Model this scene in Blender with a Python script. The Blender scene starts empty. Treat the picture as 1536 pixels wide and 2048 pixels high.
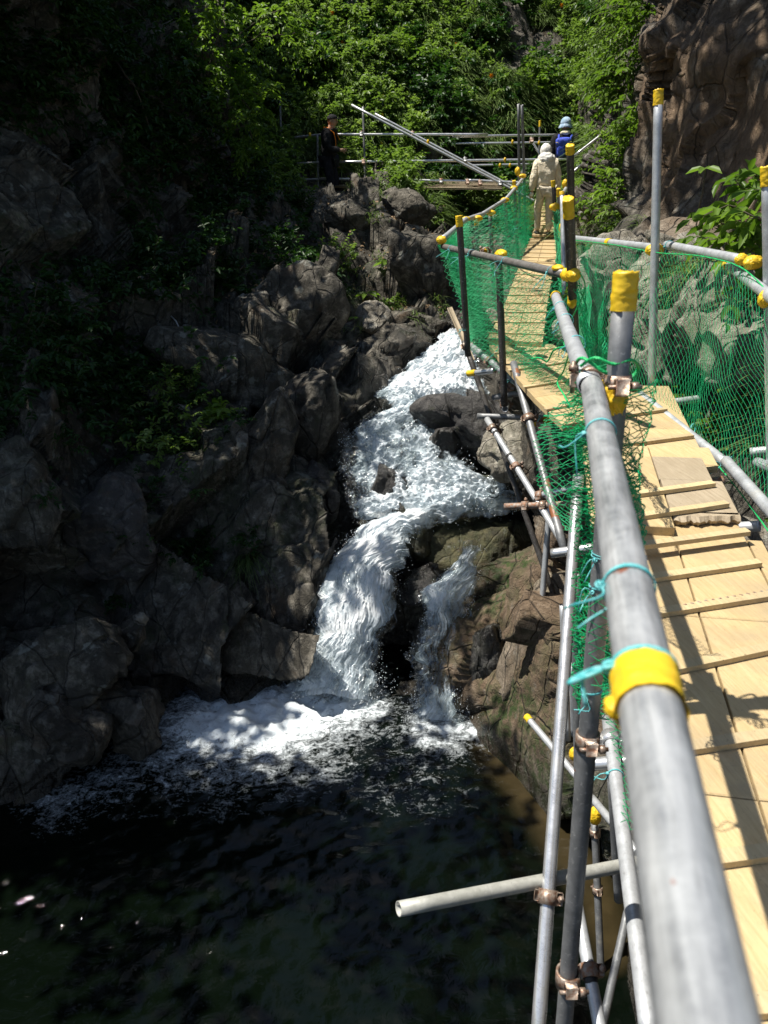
import bpy, bmesh, math, random
import numpy as np
from mathutils import Vector, Matrix
R = math.radians
random.seed(7); rng = np.random.default_rng(11)
sc = bpy.context.scene; C = sc.collection
# ---------------------------------------------------------------- camera
FPX, CX, CY = 1538.0, 768.0, 1024.0          # lens in photograph pixels
TH, RO = R(24.5), 0.04
_X = np.array([1., 0, 0]); _UP = np.array([0, math.sin(TH), math.cos(TH)]); _F = np.array([0, math.cos(TH), -math.sin(TH)])
cr = _X*math.cos(RO) - _UP*math.sin(RO); cu = _X*math.sin(RO) + _UP*math.cos(RO)
cam_d = bpy.data.cameras.new("camera"); cam = bpy.data.objects.new("camera", cam_d); C.objects.link(cam)
M = Matrix(((cr[0], cu[0], -_F[0], 0), (cr[1], cu[1], -_F[1], 0), (cr[2], cu[2], -_F[2], 0), (0, 0, 0, 1)))
cam.matrix_world = M
cam_d.sensor_fit = 'VERTICAL'; cam_d.sensor_height = 24.0; cam_d.sensor_width = 18.0
cam_d.lens = 24.0*FPX/2048.0
cam_d.clip_start = 0.02; cam_d.clip_end = 500
cam_d.dof.use_dof = True; cam_d.dof.focus_distance = 6.5; cam_d.dof.aperture_fstop = cam_d.lens/1000/0.0040
sc.camera = cam
# ---------------------------------------------------------------- light
SUN_EL, SUN_AZ = R(66.5), R(-78)                # azimuth from +Y, negative to the left
SUN = np.array([math.sin(SUN_AZ)*math.cos(SUN_EL), math.cos(SUN_AZ)*math.cos(SUN_EL), math.sin(SUN_EL)])
w = bpy.data.worlds.new("World"); sc.world = w; w.use_nodes = True
bg = w.node_tree.nodes["Background"]; sky = w.node_tree.nodes.new("ShaderNodeTexSky")
sky.sky_type = 'NISHITA'; sky.sun_disc = False; sky.sun_elevation = SUN_EL; sky.sun_rotation = SUN_AZ
w.node_tree.links.new(sky.outputs[0], bg.inputs[0]); bg.inputs[1].default_value = 0.066
sd = bpy.data.lights.new("sun", 'SUN'); sd.energy = 4.6; sd.angle = R(0.55); sd.color = (1.0, 0.95, 0.86)
so = bpy.data.objects.new("sun", sd); C.objects.link(so)
so.rotation_euler = Vector(SUN).to_track_quat('Z', 'Y').to_euler()
vs = sc.view_settings; vs.view_transform = 'Standard'; vs.look = 'None'; vs.gamma = 1; vs.use_curve_mapping = False; vs.exposure = 0.75
sc.render.film_transparent = False
sc.cycles.max_bounces = 6; sc.cycles.diffuse_bounces = 3; sc.cycles.glossy_bounces = 3; sc.cycles.transparent_max_bounces = 10
sc.cycles.transmission_bounces = 4; sc.cycles.use_denoising = True; sc.cycles.caustics_reflective = False; sc.cycles.caustics_refractive = False
sc.cycles.sample_clamp_indirect = 4.0
# ---------------------------------------------------------------- photograph pixel + distance -> world
def rays(px, py):
    u = (np.asarray(px, float)-CX)/FPX; v = (CY-np.asarray(py, float))/FPX
    return u[..., None]*cr + v[..., None]*cu + _F
def U(px, py, d): return rays(px, py)*np.asarray(d, float)[..., None] if np.ndim(d) else rays(px, py)*d
def G(px, py, z=-1.3):
    r = rays(px, py); return r*(z/r[..., 2])[..., None]
def proj(P):
    P = np.asarray(P); d = P@_F; return CX+FPX*(P@cr)/d, CY-FPX*(P@cu)/d, d
V = lambda a: Vector([float(x) for x in a])
# ---------------------------------------------------------------- numpy noise
def _h(i, j, k, s=0):
    n = (i.astype(np.int64)*73856093) ^ (j.astype(np.int64)*19349663) ^ (k.astype(np.int64)*83492791) ^ (s*2654435761 & 0x7fffffff)
    n = (n ^ (n >> 13))*1274126177 & 0xffffffff; n = (n ^ (n >> 16))*2246822519 & 0xffffffff; n ^= n >> 15
    return (n & 0xffffff)/16777215.0
def vnoise(P, s=0):
    P = np.asarray(P, float); I = np.floor(P).astype(np.int64); f = P-I; f = f*f*f*(f*(f*6-15)+10)
    o = 0
    for a in (0, 1):
        for b in (0, 1):
            for c in (0, 1):
                wgt = (f[:, 0] if a else 1-f[:, 0])*(f[:, 1] if b else 1-f[:, 1])*(f[:, 2] if c else 1-f[:, 2])
                o = o+wgt*_h(I[:, 0]+a, I[:, 1]+b, I[:, 2]+c, s)
    return o*2-1
def fbm(P, oct=4, s=0, g=.5):
    P = np.asarray(P, float); o = 0; a = 1.
    for k in range(oct): o = o+a*vnoise(P*(2.03**k)+k*7.3, s+k); a *= g
    return o
def worley(P, s=0):
    I = np.floor(P).astype(np.int64); n = len(P)
    f1 = np.full(n, 9.); f2 = np.full(n, 9.); S = np.zeros((n, 3)); ID = np.zeros((n, 3), np.int64)
    for a in (-1, 0, 1):
        for b in (-1, 0, 1):
            for c in (-1, 0, 1):
                J = I+np.array([a, b, c]); p = np.stack([J[:, q]+_h(J[:, 0], J[:, 1], J[:, 2], s+q) for q in range(3)], 1)
                dd = np.sqrt(((P-p)**2).sum(1)); m = dd < f1
                f2 = np.where(m, f1, np.minimum(f2, dd)); f1 = np.where(m, dd, f1)
                S[m] = p[m]; ID[m] = J[m]
    rnd = np.stack([_h(ID[:, 0], ID[:, 1], ID[:, 2], s+20+q) for q in range(4)], 1)
    return f1, f2, S, rnd
def facets(P, L, s, tilt=.4, off=.15, crack=.06):
    """blocky fractured relief in metres for cells of size L"""
    W = P+.07*L*np.stack([fbm(P/L*1.1+q*31, 2, s+q) for q in range(3)], 1)
    Q = (W/L)@STRATA; f1, f2, S, rnd = worley(Q, s)
    t = (rnd[:, :3]-.5)*2*tilt
    return L*(((Q-S)*t).sum(1)+(rnd[:, 3]-.5)*2*off) - crack*L*np.exp(-((f2-f1)/.07)**2)
_a, _b = R(28), R(-20)
STRATA = np.array([[math.cos(_a), 0, math.sin(_a)], [0, 1, 0], [-math.sin(_a), 0, math.cos(_a)]])@np.array([[1, 0, 0], [0, math.cos(_b), math.sin(_b)], [0, -math.sin(_b), math.cos(_b)]])@np.diag([1.25, 1., .7])
sstep = lambda x, a, b: (lambda t: t*t*(3-2*t))(np.clip((x-a)/(b-a), 0, 1))
def inpoly(x, y, poly):
    x = np.asarray(x); y = np.asarray(y); r = np.zeros(x.shape, bool); n = len(poly)
    for i in range(n):
        x1, y1 = poly[i]; x2, y2 = poly[(i+1) % n]
        c = ((y1 > y) != (y2 > y)) & (x < (x2-x1)*(y-y1)/((y2-y1) or 1e-9)+x1); r ^= c
    return r
# ---------------------------------------------------------------- mesh building
class MB:
    """collects vertices and faces for ONE mesh object"""
    def __init__(s): s.v = []; s.f = []; s.n = 0; s.at = {}
    def add(s, verts, faces, **attr):
        verts = np.asarray(verts, np.float32).reshape(-1, 3); s.v.append(verts)
        if isinstance(faces, np.ndarray): faces = [faces]
        for f in faces:
            f = np.asarray(f, np.int64)
            if f.size: s.f.append(f+s.n)
        for k, a in attr.items():
            s.at.setdefault(k, []).append((s.n, np.broadcast_to(np.asarray(a, np.float32), (len(verts),))))
        s.n += len(verts); return s
    def build(s, name, mat, parent=None, smooth=True):
        me = bpy.data.meshes.new(name)
        if s.n:
            Vv = np.concatenate(s.v); me.vertices.add(len(Vv)); me.vertices.foreach_set("co", Vv.ravel())
            tot = np.concatenate([np.full(len(f), f.shape[1]) for f in s.f]); idx = np.concatenate([f.ravel() for f in s.f])
            me.loops.add(len(idx)); me.loops.foreach_set("vertex_index", idx.astype(np.int32))
            me.polygons.add(len(tot)); st = np.concatenate([[0], np.cumsum(tot)[:-1]])
            me.polygons.foreach_set("loop_start", st.astype(np.int32)); me.polygons.foreach_set("loop_total", tot.astype(np.int32))
            me.polygons.foreach_set("use_smooth", np.full(len(tot), bool(smooth)))
            me.update(calc_edges=True); me.validate()
            for k, L in s.at.items():
                a = me.attributes.new(k, 'FLOAT', 'POINT'); arr = np.zeros(len(me.vertices), np.float32)
                for st_, x in L: arr[st_:st_+len(x)] = x
                a.data.foreach_set("value", arr)
        o = bpy.data.objects.new(name, me); C.objects.link(o)
        if mat: me.materials.append(mat)
        if parent is not None: o.parent = parent; o.matrix_parent_inverse = Matrix.Translation(-parent.location)
        return o
def empty(name, loc, label=None, cat=None, group=None):
    o = bpy.data.objects.new(name, None); C.objects.link(o); o.location = V(loc); o.empty_display_size = .1
    return tag(o, label, cat, group)
def tag(o, label=None, cat=None, group=None, kind=None):
    for k, x in (('label', label), ('category', cat), ('group', group), ('kind', kind)):
        if x: o[k] = x
    return o
def frame(t):
    t = np.asarray(t, float); t = t/np.linalg.norm(t)
    a = np.array([0, 0, 1.]) if abs(t[2]) < .9 else np.array([1., 0, 0])
    x = np.cross(a, t); x /= np.linalg.norm(x); return x, np.cross(t, x), t
def tube(mb, pts, r, seg=12, cap=True, **at):
    """swept tube along pts, r number or list"""
    P = np.asarray(pts, float); n = len(P); r = np.broadcast_to(np.asarray(r, float), (n,))
    T = np.gradient(P, axis=0); T /= np.linalg.norm(T, axis=1)[:, None]+1e-12
    x, y, _ = frame(T[0]); th = np.arange(seg)*2*math.pi/seg; out = []
    for i in range(n):
        x = x-T[i]*(x@T[i]); x /= np.linalg.norm(x); y = np.cross(T[i], x)
        out.append(P[i]+r[i]*(np.cos(th)[:, None]*x+np.sin(th)[:, None]*y))
    j = np.arange(seg); F = []
    for i in range(n-1): F.append(np.stack([i*seg+j, i*seg+(j+1) % seg, (i+1)*seg+(j+1) % seg, (i+1)*seg+j], 1))
    F = [np.concatenate(F)]
    if cap: F += [j[::-1][None, :], ((n-1)*seg+j)[None, :]]
    mb.add(np.concatenate(out), F, **at)
def pipe(mb, a, b, r=.0243, seg=20, hollow=True):
    a = np.asarray(a, float); b = np.asarray(b, float); x, y, t = frame(b-a); th = np.arange(seg)*2*math.pi/seg
    c = np.cos(th)[:, None]*x+np.sin(th)[:, None]*y; n = 10; L = []
    Ln = np.linalg.norm(b-a)
    for i in range(n+1): L.append(a+(b-a)*i/n+c*r)
    ri = r-.003; dp = min(.15, Ln*.3)
    L += [b+c*ri, b-t*dp+c*ri, a+c*ri, a+t*dp+c*ri]
    j = np.arange(seg); q = lambda A, B: np.stack([A*seg+j, A*seg+(j+1) % seg, B*seg+(j+1) % seg, B*seg+j], 1)
    F = [q(i, i+1) for i in range(n)]+[q(n, n+1), q(n+1, n+2), q(n+3, 0), q(n+4, n+3)]
    mb.add(np.concatenate(L), [np.concatenate(F), ((n+2)*seg+j)[None, :], ((n+4)*seg+j)[None, ::-1]])
def box(mb, c, ax, ay, az, hx, hy, hz, bev=.003):
    c = np.asarray(c, float); P = []; 
    for sx in (-1, 1):
        for sy in (-1, 1):
            for sz in (-1, 1):
                for k in range(3):
                    h = [hx-bev, hy-bev, hz-bev]; h[k] += bev; P.append(c+ax*sx*h[0]+ay*sy*h[1]+az*sz*h[2])
    I = lambda sx, sy, sz, k: (((sx*2+sy)*2+sz)*3+k); Q = []; T = []
    for k in range(3):
        o = [q for q in range(3) if q != k]
        for s_ in (0, 1):
            f = []
            for (p, q) in ((0, 0), (1, 0), (1, 1), (0, 1)):
                s3 = [0, 0, 0]; s3[k] = s_; s3[o[0]] = p; s3[o[1]] = q; f.append(I(*s3, k))
            Q.append(f if s_ else f[::-1])
    for k in range(3):
        o = [q for q in range(3) if q != k]
        for p in (0, 1):
            for q in (0, 1):
                s0 = [0, 0, 0]; s0[o[0]] = p; s0[o[1]] = q; s1 = list(s0); s1[k] = 1
                Q.append([I(*s0, o[0]), I(*s1, o[0]), I(*s1, o[1]), I(*s0, o[1])])
    for sx in (0, 1):
        for sy in (0, 1):
            for sz in (0, 1): T.append([I(sx, sy, sz, 0), I(sx, sy, sz, 1), I(sx, sy, sz, 2)])
    mb.add(P, [np.array(Q), np.array(T)])
def ico(sub):
    bm = bmesh.new(); bmesh.ops.create_icosphere(bm, subdivisions=sub, radius=1)
    v = np.array([q.co[:] for q in bm.verts]); f = np.array([[q.index for q in g.verts] for g in bm.faces]); bm.free(); return v, f
ICO = {k: ico(k) for k in (1, 2, 3, 4, 5, 6)}
# ---------------------------------------------------------------- materials
class NT:
    def __init__(s, name):
        s.m = bpy.data.materials.new(name); s.m.use_nodes = True; s.t = s.m.node_tree; s.t.nodes.clear()
        s.out = s.t.nodes.new("ShaderNodeOutputMaterial")
    def n(s, ty, _o=0, **k):
        nd = s.t.nodes.new("ShaderNode"+ty)
        for a, x in k.items():
            if a.startswith('i_'):
                key = a[2:]; inp = nd.inputs[int(key)] if key.isdigit() else nd.inputs[key.replace('_', ' ')]
                if hasattr(x, 'links') or isinstance(x, bpy.types.NodeSocket): s.t.links.new(x, inp)
                else: inp.default_value = x if not (isinstance(x, tuple) and len(x) == 3 and inp.type == 'RGBA') else (*x, 1)
            else: setattr(nd, a, x)
        return nd.outputs[_o]
    def noise(s, sc_, det=6, vec=None, rough=.55, dist=0, col=False):
        return s.n("TexNoise", 1 if col else 0, i_Scale=float(sc_), i_Detail=float(det), i_Vector=vec if vec is not None else s.pos(), i_Roughness=rough, i_Distortion=float(dist))
    def pos(s):
        if not hasattr(s, '_p'): s._p = s.n("NewGeometry", 0)
        return s._p
    def obj(s): return s.n("TexCoord", 3)
    def attr(s, nm): return s.n("Attribute", 2, attribute_name=nm)
    def ramp(s, f, *st, mode='LINEAR'):
        nd = s.t.nodes.new("ShaderNodeValToRGB"); s.t.links.new(f, nd.inputs[0]); e = nd.color_ramp.elements; nd.color_ramp.interpolation = mode
        while len(e) < len(st): e.new(.5)
        for el, (p, c) in zip(e, st): el.position = p; el.color = (c, c, c, 1) if not isinstance(c, tuple) else (*c, 1)
        return nd.outputs[0]
    def mix(s, f, a, b, mode='MIX'):
        nd = s.t.nodes.new("ShaderNodeMix"); nd.data_type = 'RGBA'; nd.blend_type = mode
        for x, i in ((f, 0), (a, 6), (b, 7)):
            if isinstance(x, bpy.types.NodeSocket): s.t.links.new(x, nd.inputs[i])
            elif i == 0: nd.inputs[0].default_value = x
            else: nd.inputs[i].default_value = (*x, 1)
        return nd.outputs[2]
    def math(s, op, a, b=0., c=0.): return s.n("Math", 0, operation=op, i_0=a, i_1=b, i_2=c)
    def bump(s, h, st=1., dist=.01, nrm=None):
        k = dict(i_Height=h, i_Strength=st, i_Distance=dist)
        if nrm is not None: k['i_Normal'] = nrm
        return s.n("Bump", 0, **k)
    def map(s, vec, scale=(1, 1, 1), rot=(0, 0, 0)): return s.n("Mapping", 0, i_Vector=vec, i_Scale=scale, i_Rotation=rot)
    def bsdf(s, **k): return s.n("BsdfPrincipled", 0, **k)
    def done(s, sh): s.t.links.new(sh, s.out.inputs[0]); return s.m
def mat_rock(name, dark=(.036, .032, .024), mid=(.115, .102, .078), light=(.27, .245, .2), mossc=(.05, .085, .015), crack=2.2, warm=None):
    t = NT(name); p = t.pos()
    wv = t.mix(.25, p, t.noise(1.3, 3, col=True), 'ADD')
    strat = t.map(wv, (1.2, 1, .45), (R(-20), R(28), 0))
    n1 = t.noise(.9, 8, wv, .62); n2 = t.noise(7, 9, wv, .7); n3 = t.noise(38, 6, p, .75)
    ve = t.n("TexVoronoi", 0, feature='DISTANCE_TO_EDGE', i_Scale=crack, i_Vector=strat)
    ve2 = t.n("TexVoronoi", 0, feature='DISTANCE_TO_EDGE', i_Scale=crack*3.1, i_Vector=strat)
    ck = t.math('MULTIPLY', t.ramp(ve, (0, .0), (.022, 1.)), t.ramp(ve2, (0, .7), (.02, 1.)))
    col = t.mix(t.ramp(n1, (.32, 0.), (.66, 1.)), dark, mid)
    col = t.mix(t.ramp(n2, (.47, 0.), (.66, 1.)), col, light)
    stn = t.noise(3.1, 7, t.map(p, (1.6, 1.6, .35), (R(12), 0, 0)), .65); col = t.mix(t.ramp(stn, (.52, 0.), (.62, .7)), col, tuple(x*.6 for x in dark))
    col = t.mix(t.ramp(t.noise(2.2, 6, wv, .7), (.56, 0.), (.68, .55)), col, (.17, .11, .065)); col = t.mix(t.ramp(t.noise(4.3, 6, p, .7), (.6, 0.), (.68, .45)), col, (.06, .075, .025))
    if warm: col = t.mix(t.ramp(t.noise(1.7, 6, wv), (.42, 0.), (.6, 1.)), col, warm)
    col = t.mix(t.math('MULTIPLY', t.ramp(n3, (.3, .35), (.6, 0.)), 1.), col, (.03, .027, .023))
    col = t.mix(t.math('MULTIPLY', t.ramp(t.noise(5.5, 5, p), (.62, 0.), (.68, .55)), 1.), col, (.36, .37, .33))
    wet = t.attr("wet"); moss = t.attr("moss"); wm = t.attr("warm")
    col = t.mix(wm, col, t.mix(t.ramp(n2, (.3, 0.), (.7, 1.)), (.10, .062, .035), (.30, .19, .105)))
    mm = t.math('MULTIPLY', moss, t.ramp(t.noise(9, 6, p, .7), (.42, 0.), (.58, 1.)))
    col = t.mix(mm, col, t.mix(t.noise(60, 3, p), (.02, .04, .006), mossc))
    col = t.mix(1., col, t.ramp(ck, (0, .78), (1, 1.)), 'MULTIPLY')
    wf = t.mix(wet, (1, 1, 1), (.42, .41, .4)); col = t.mix(1., col, wf, 'MULTIPLY')
    h = t.math('ADD', t.math('MULTIPLY', n2, .9), t.math('MULTIPLY', n3, .22)); h = t.math('ADD', h, t.math('MULTIPLY', ck, .5))
    h = t.math('ADD', h, t.math('MULTIPLY', t.noise(130, 3, p), .06))
    rough = t.math('SUBTRACT', .92, t.math('MULTIPLY', wet, t.math('MULTIPLY_ADD', n3, -.35, .82)))
    return t.done(t.bsdf(i_Base_Color=col, i_Roughness=rough, i_Normal=t.bump(h, 1., .075)))
def mat_leaf(name, a, b, c=None, trans=.45, gloss=.3):
    t = NT(name); r = t.attr("rnd"); col = t.mix(t.ramp(r, (0, 0.), (1, 1.)), a, b)
    if c: col = t.mix(t.ramp(r, (.86, 0.), (.9, 1.)), col, c)
    col = t.mix(t.ramp(t.noise(.8, 3), (.35, .82), (.65, 1.)), (0, 0, 0), col)
    pr = t.bsdf(i_Base_Color=col, i_Roughness=.42, i_Specular_IOR_Level=gloss)
    tr = t.n("BsdfTranslucent", 0, i_Color=t.mix(1., col, (1.15, 1.25, .6), 'MULTIPLY'))
    return t.done(t.n("MixShader", 0, i_0=trans, i_1=pr, i_2=tr))
def mat_plain(name, col, rough=.5, metal=0., var=.25, bump=.3, scale=30, trans=0., vcol=None, spec=.5):
    t = NT(name); n = t.noise(scale, 6); c2 = vcol or tuple(x*(1-var) for x in col)
    cc = t.mix(t.ramp(n, (.35, 0.), (.65, 1.)), c2, col)
    sh = t.bsdf(i_Base_Color=cc, i_Roughness=rough, i_Metallic=metal, i_Specular_IOR_Level=spec, i_Normal=t.bump(n, bump, .004))
    if trans: sh = t.n("MixShader", 0, i_0=trans, i_1=sh, i_2=t.n("BsdfTranslucent", 0, i_Color=cc))
    return t.done(sh)
def mat_pipe(name, a=(.42, .435, .45), b=(.62, .64, .66), rust=.02, metal=.45, rough=.38):
    t = NT(name); p = t.pos(); n = t.noise(14, 8, p, .7); n2 = t.noise(90, 4, p); n3 = t.noise(4.5, 5, p, .6)
    col = t.mix(t.ramp(n, (.35, 0.), (.68, 1.)), a, b)
    col = t.mix(t.ramp(n2, (.6, 0.), (.75, .5)), col, (.62, .62, .6))
    col = t.mix(t.ramp(t.noise(60, 3, t.map(p, (1, 1, 6))), (.58, 0.), (.7, .35)), col, (.18, .17, .16))
    rm = t.ramp(n3, (.70-rust, 0.), (.73-rust, 1.)); col = t.mix(rm, col, (.24, .09, .035))
    col = t.mix(t.ramp(t.noise(7, 4, p), (.62, 0.), (.72, .4)), col, (.5, .47, .38))
    ro = t.math('ADD', t.math('MULTIPLY', n, .35), rough-.12)
    me = t.math('MULTIPLY', t.math('SUBTRACT', 1., rm), metal)
    return t.done(t.bsdf(i_Base_Color=col, i_Roughness=ro, i_Metallic=me, i_Normal=t.bump(t.math('ADD', n, t.math('MULTIPLY', n2, .3)), .25, .003)))
def mat_wood(name, a=(.62, .43, .2), b=(.8, .6, .33), old=0.):
    t = NT(name); o = t.n("TexCoord", 3); r = t.n("ObjectInfo", 5); p = t.pos()
    g = t.map(p, (1, 1, 1), (0, 0, R(-10))); gr = t.noise(9, 8, t.map(g, (9, .55, 9)), .65, 1.2)
    col = t.mix(t.ramp(gr, (.3, 0.), (.7, 1.)), a, b)
    col = t.mix(t.ramp(t.noise(55, 5, t.map(g, (5, .6, 5))), (.62, 0.), (.72, .45)), col, tuple(x*.55 for x in a)); col = t.mix(t.ramp(t.noise(1.6, 8, p, .72, .5), (.5, 0.), (.64, .42)), col, (.30, .245, .17)); vk = t.n('TexVoronoi', 0, i_Scale=7., i_Vector=t.map(g, (1., .45, 1.))); col = t.mix(t.ramp(vk, (.035, .85), (.06, 0.)), col, (.16, .09, .04))
    col = t.mix(t.ramp(t.noise(3.2, 7, p, .7), (.45, 0.), (.72, .5+old)), col, (.33, .26, .17)); col = t.mix(t.ramp(t.noise(26, 8, p, .75), (.6, 0.), (.7, .55)), col, (.22, .17, .11))
    col = t.mix(t.ramp(t.noise(140, 2, p), (.69, 0.), (.74, .7)), col, (.12, .09, .06))
    col = t.mix(1., col, t.ramp(r, (0, .82), (1, 1.05)), 'MULTIPLY')
    return t.done(t.bsdf(i_Base_Color=col, i_Roughness=.7, i_Specular_IOR_Level=.25, i_Normal=t.bump(gr, .35, .004)))
def mat_handrail(axis):
    t = NT("worn_handrail"); p = t.pos(); s = t.n("VectorMath", 1, operation='DOT_PRODUCT', i_0=p, i_1=tuple(axis))
    off = t.n("VectorMath", 0, operation='SCALE', i_0=tuple(axis), i_Scale=t.math('MULTIPLY', s, -.93)); q = t.n("VectorMath", 0, operation='ADD', i_0=p, i_1=off)
    st = t.noise(55, 6, q, .7); st2 = t.noise(190, 4, q, .6); bl = t.noise(13, 8, p, .72, .3); vo = t.n("TexVoronoi", 1, i_Scale=170., i_Vector=p)
    col = t.mix(t.ramp(bl, (.36, 0.), (.64, 1.)), (.23, .24, .25), (.43, .445, .455)); col = t.mix(t.ramp(st, (.42, 0.), (.62, .45)), col, (.72, .73, .72)); col = t.mix(t.ramp(st2, (.6, 0.), (.7, .4)), col, (.22, .22, .21))
    col = t.mix(t.ramp(t.noise(6, 5, q), (.57, 0.), (.66, .55)), col, (.55, .53, .33)); ru = t.ramp(t.noise(9, 7, p, .7), (.68, 0.), (.71, .85)); col = t.mix(ru, col, (.3, .1, .04))
    for (P0, rr) in ((U(1240, 1130, .775), .011), (U(1262, 1112, .78), .007), (U(1345, 1775, .415), .003)):
        ds_ = t.n("VectorMath", 1, operation='DISTANCE', i_0=p, i_1=tuple(float(x) for x in P0)); ds_ = t.math('ADD', ds_, t.math('MULTIPLY', t.math('SUBTRACT', t.noise(160, 4, p), .5), .012))
        col = t.mix(t.ramp(t.math('DIVIDE', ds_, rr), (.6, .9), (1., 0.)), col, (.30, .085, .03))
    return t.done(t.bsdf(i_Base_Color=col, i_Metallic=.4, i_Roughness=t.math('MULTIPLY_ADD', bl, .4, .2), i_Normal=t.bump(t.math('ADD', bl, t.math('MULTIPLY', st2, .3)), .3, .003)))
def mat_cloth(name, a, b, scale=9, rough=.9, st=.6):
    t = NT(name); p = t.pos(); n = t.noise(scale, 6, p, .6, .6); n2 = t.noise(260, 2, p)
    return t.done(t.bsdf(i_Base_Color=t.mix(t.ramp(n, (.35, 0.), (.65, 1.)), a, b), i_Roughness=rough, i_Specular_IOR_Level=.15,
        i_Normal=t.bump(t.math('ADD', n, t.math('MULTIPLY', n2, .1)), st, .04)))
M_rock = mat_rock("bedrock")
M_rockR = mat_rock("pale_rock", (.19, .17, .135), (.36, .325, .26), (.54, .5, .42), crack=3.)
M_olive = mat_rock("olive_rock", (.035, .032, .012), (.10, .088, .036), (.2, .18, .08), (.06, .08, .015), crack=.6)
M_rockD = mat_rock("dark_wet_rock", (.035, .034, .034), (.085, .08, .078), (.17, .16, .15), crack=1.2)
M_pipe = mat_pipe("galvanised_steel"); M_pipe2 = mat_pipe("dull_steel", (.15, .155, .16), (.26, .265, .27), .05, .4, .45)
M_pipe3 = mat_pipe("bright_steel", (.62, .62, .62), (.8, .8, .8), .0, .75, .24)
M_pipe4 = mat_pipe("dark_steel", (.045, .04, .036), (.09, .082, .075), .02, .25, .45); M_pipe5 = mat_pipe("brownish_steel", (.13, .12, .11), (.22, .205, .19), .03, .3, .42)
M_rust = mat_plain("rusty_steel", (.26, .12, .06), .65, .3, .5, .6, 60, vcol=(.3, .27, .24))
M_clamp = mat_plain("clamp_steel", (.4, .34, .28), .45, .55, .4, .5, 70, vcol=(.2, .1, .06))
M_tape = mat_plain("yellow_tape", (.9, .62, .03), .42, 0, .25, .35, 30, .15, vcol=(.8, .5, .02))
M_net = mat_plain("green_net_cord", (.03, .6, .25), .5, 0, .3, .2, 20, .4, vcol=(.015, .4, .16))
M_rope = mat_plain("green_rope", (.02, .55, .16), .45, 0, .2, .5, 200, .1)
M_twine = mat_plain("teal_twine", (.06, .5, .52), .4, 0, .3, .4, 120, .2, vcol=(.25, .66, .68))
M_wood = mat_wood("pine_board", (.45, .325, .155), (.6, .455, .25)); M_bat = mat_wood("pine_batten", (.47, .35, .18), (.63, .5, .29)); M_oldwood = mat_wood("weathered_board", (.30, .24, .16), (.46, .38, .27), .3)
M_bark = mat_plain("bark", (.12, .095, .065), .9, 0, .5, 1., 18)
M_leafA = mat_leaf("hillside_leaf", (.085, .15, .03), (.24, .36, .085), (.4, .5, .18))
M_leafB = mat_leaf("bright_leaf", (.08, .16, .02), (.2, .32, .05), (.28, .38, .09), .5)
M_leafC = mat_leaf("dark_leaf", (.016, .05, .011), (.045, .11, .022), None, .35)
M_grass = mat_leaf("grass_blade", (.11, .18, .05), (.27, .37, .13), (.4, .43, .22), .4)
# ================================================================ terrain
POOL = -5.0
def dz(px, py, z): r = rays(np.array(px, float), np.array(py, float)); return float(z/r[2])
def dhill(px, py, y0=17., z0=-1., k=.88):
    r = rays(np.array(px, float), np.array(py, float)); return min(40., float((z0-k*y0)/min(-.3, r[2]-k*r[1])))
CP = []
def cp(*a):
    for q in a: CP.append(q)
def cz(z, *a):
    for (x, y) in a: CP.append((x, y, dz(x, y, z)))
# back slope
for x in (480, 620, 760, 900, 1040, 1160):
    for y in (-1700, -1000, -500, -200, 0, 120, 240, 340):
        off = {480: -.8, 620: -.3, 760: .2, 900: .5, 1040: .8, 1160: 1.}[x]
        CP.append((x, y, dhill(x, y)+off))
cp((900, 400, 17.), (960, 440, 16.5), (1000, 380, 17.2), (1040, 440, 16.), (1030, 500, 14.))
# left cliff
cp((0, 1450, 6.75), (0, 1300, 6.9), (0, 1100, 7.2), (0, 900, 7.5), (0, 700, 8.), (0, 400, 8.7), (0, 200, 9.2), (0, 0, 9.6), (0, -500, 10.5), (0, -1000, 12), (0, -1700, 14),
   (200, 1400, 7.2), (200, 1200, 7.6), (200, 1000, 8.), (200, 800, 8.5), (200, 650, 9.2), (200, 450, 10.), (200, 200, 10.8), (200, 0, 11.4), (200, -500, 12.5), (200, -1000, 14), (200, -1700, 17),
   (330, 1380, 7.5), (400, 1250, 7.9), (400, 1050, 8.3), (400, 880, 8.7), (400, 740, 9.2), (400, 620, 10.2), (400, 480, 11.8), (400, 300, 13), (400, 100, 14), (400, -100, 15), (400, -600, 17), (400, -1700, 23),
   (520, 380, 14.5), (560, 460, 13.5), (540, 560, 11.3), (600, 1200, 8.3), (600, 1050, 8.6), (600, 900, 8.95), (600, 760, 9.6), (600, 640, 10.3), (560, 1300, 8.2), (470, 1360, 7.9),
   (-900, 1450, 5.), (-900, 1000, 5.8), (-900, 400, 6.8), (-900, -400, 8), (-900, -1700, 10), (-1100, 2800, 3.4), (-400, 1400, 6.), (-400, 900, 6.6), (-400, 300, 7.8), (-400, -600, 9.5), (-400, -1700, 12))
# promontory right of the left bank, under the bridge
cp((660, 400, 14.8), (740, 400, 14.3), (820, 420, 14.2), (860, 450, 14.4), (760, 470, 13.3), (660, 480, 13.2), (700, 540, 12.3), (820, 520, 12.6), (880, 540, 12.9), (780, 600, 11.7),
   (900, 620, 12.), (700, 640, 11.2), (740, 700, 10.9), (800, 660, 11.3), (880, 670, 11.6), (700, 760, 10.1), (690, 860, 9.6), (670, 960, 9.2), (700, 1040, 9.0), (640, 1130, 8.6), (600, 1250, 8.35),
   (930, 480, 15.), (950, 560, 13.), (960, 640, 11.5))
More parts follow.
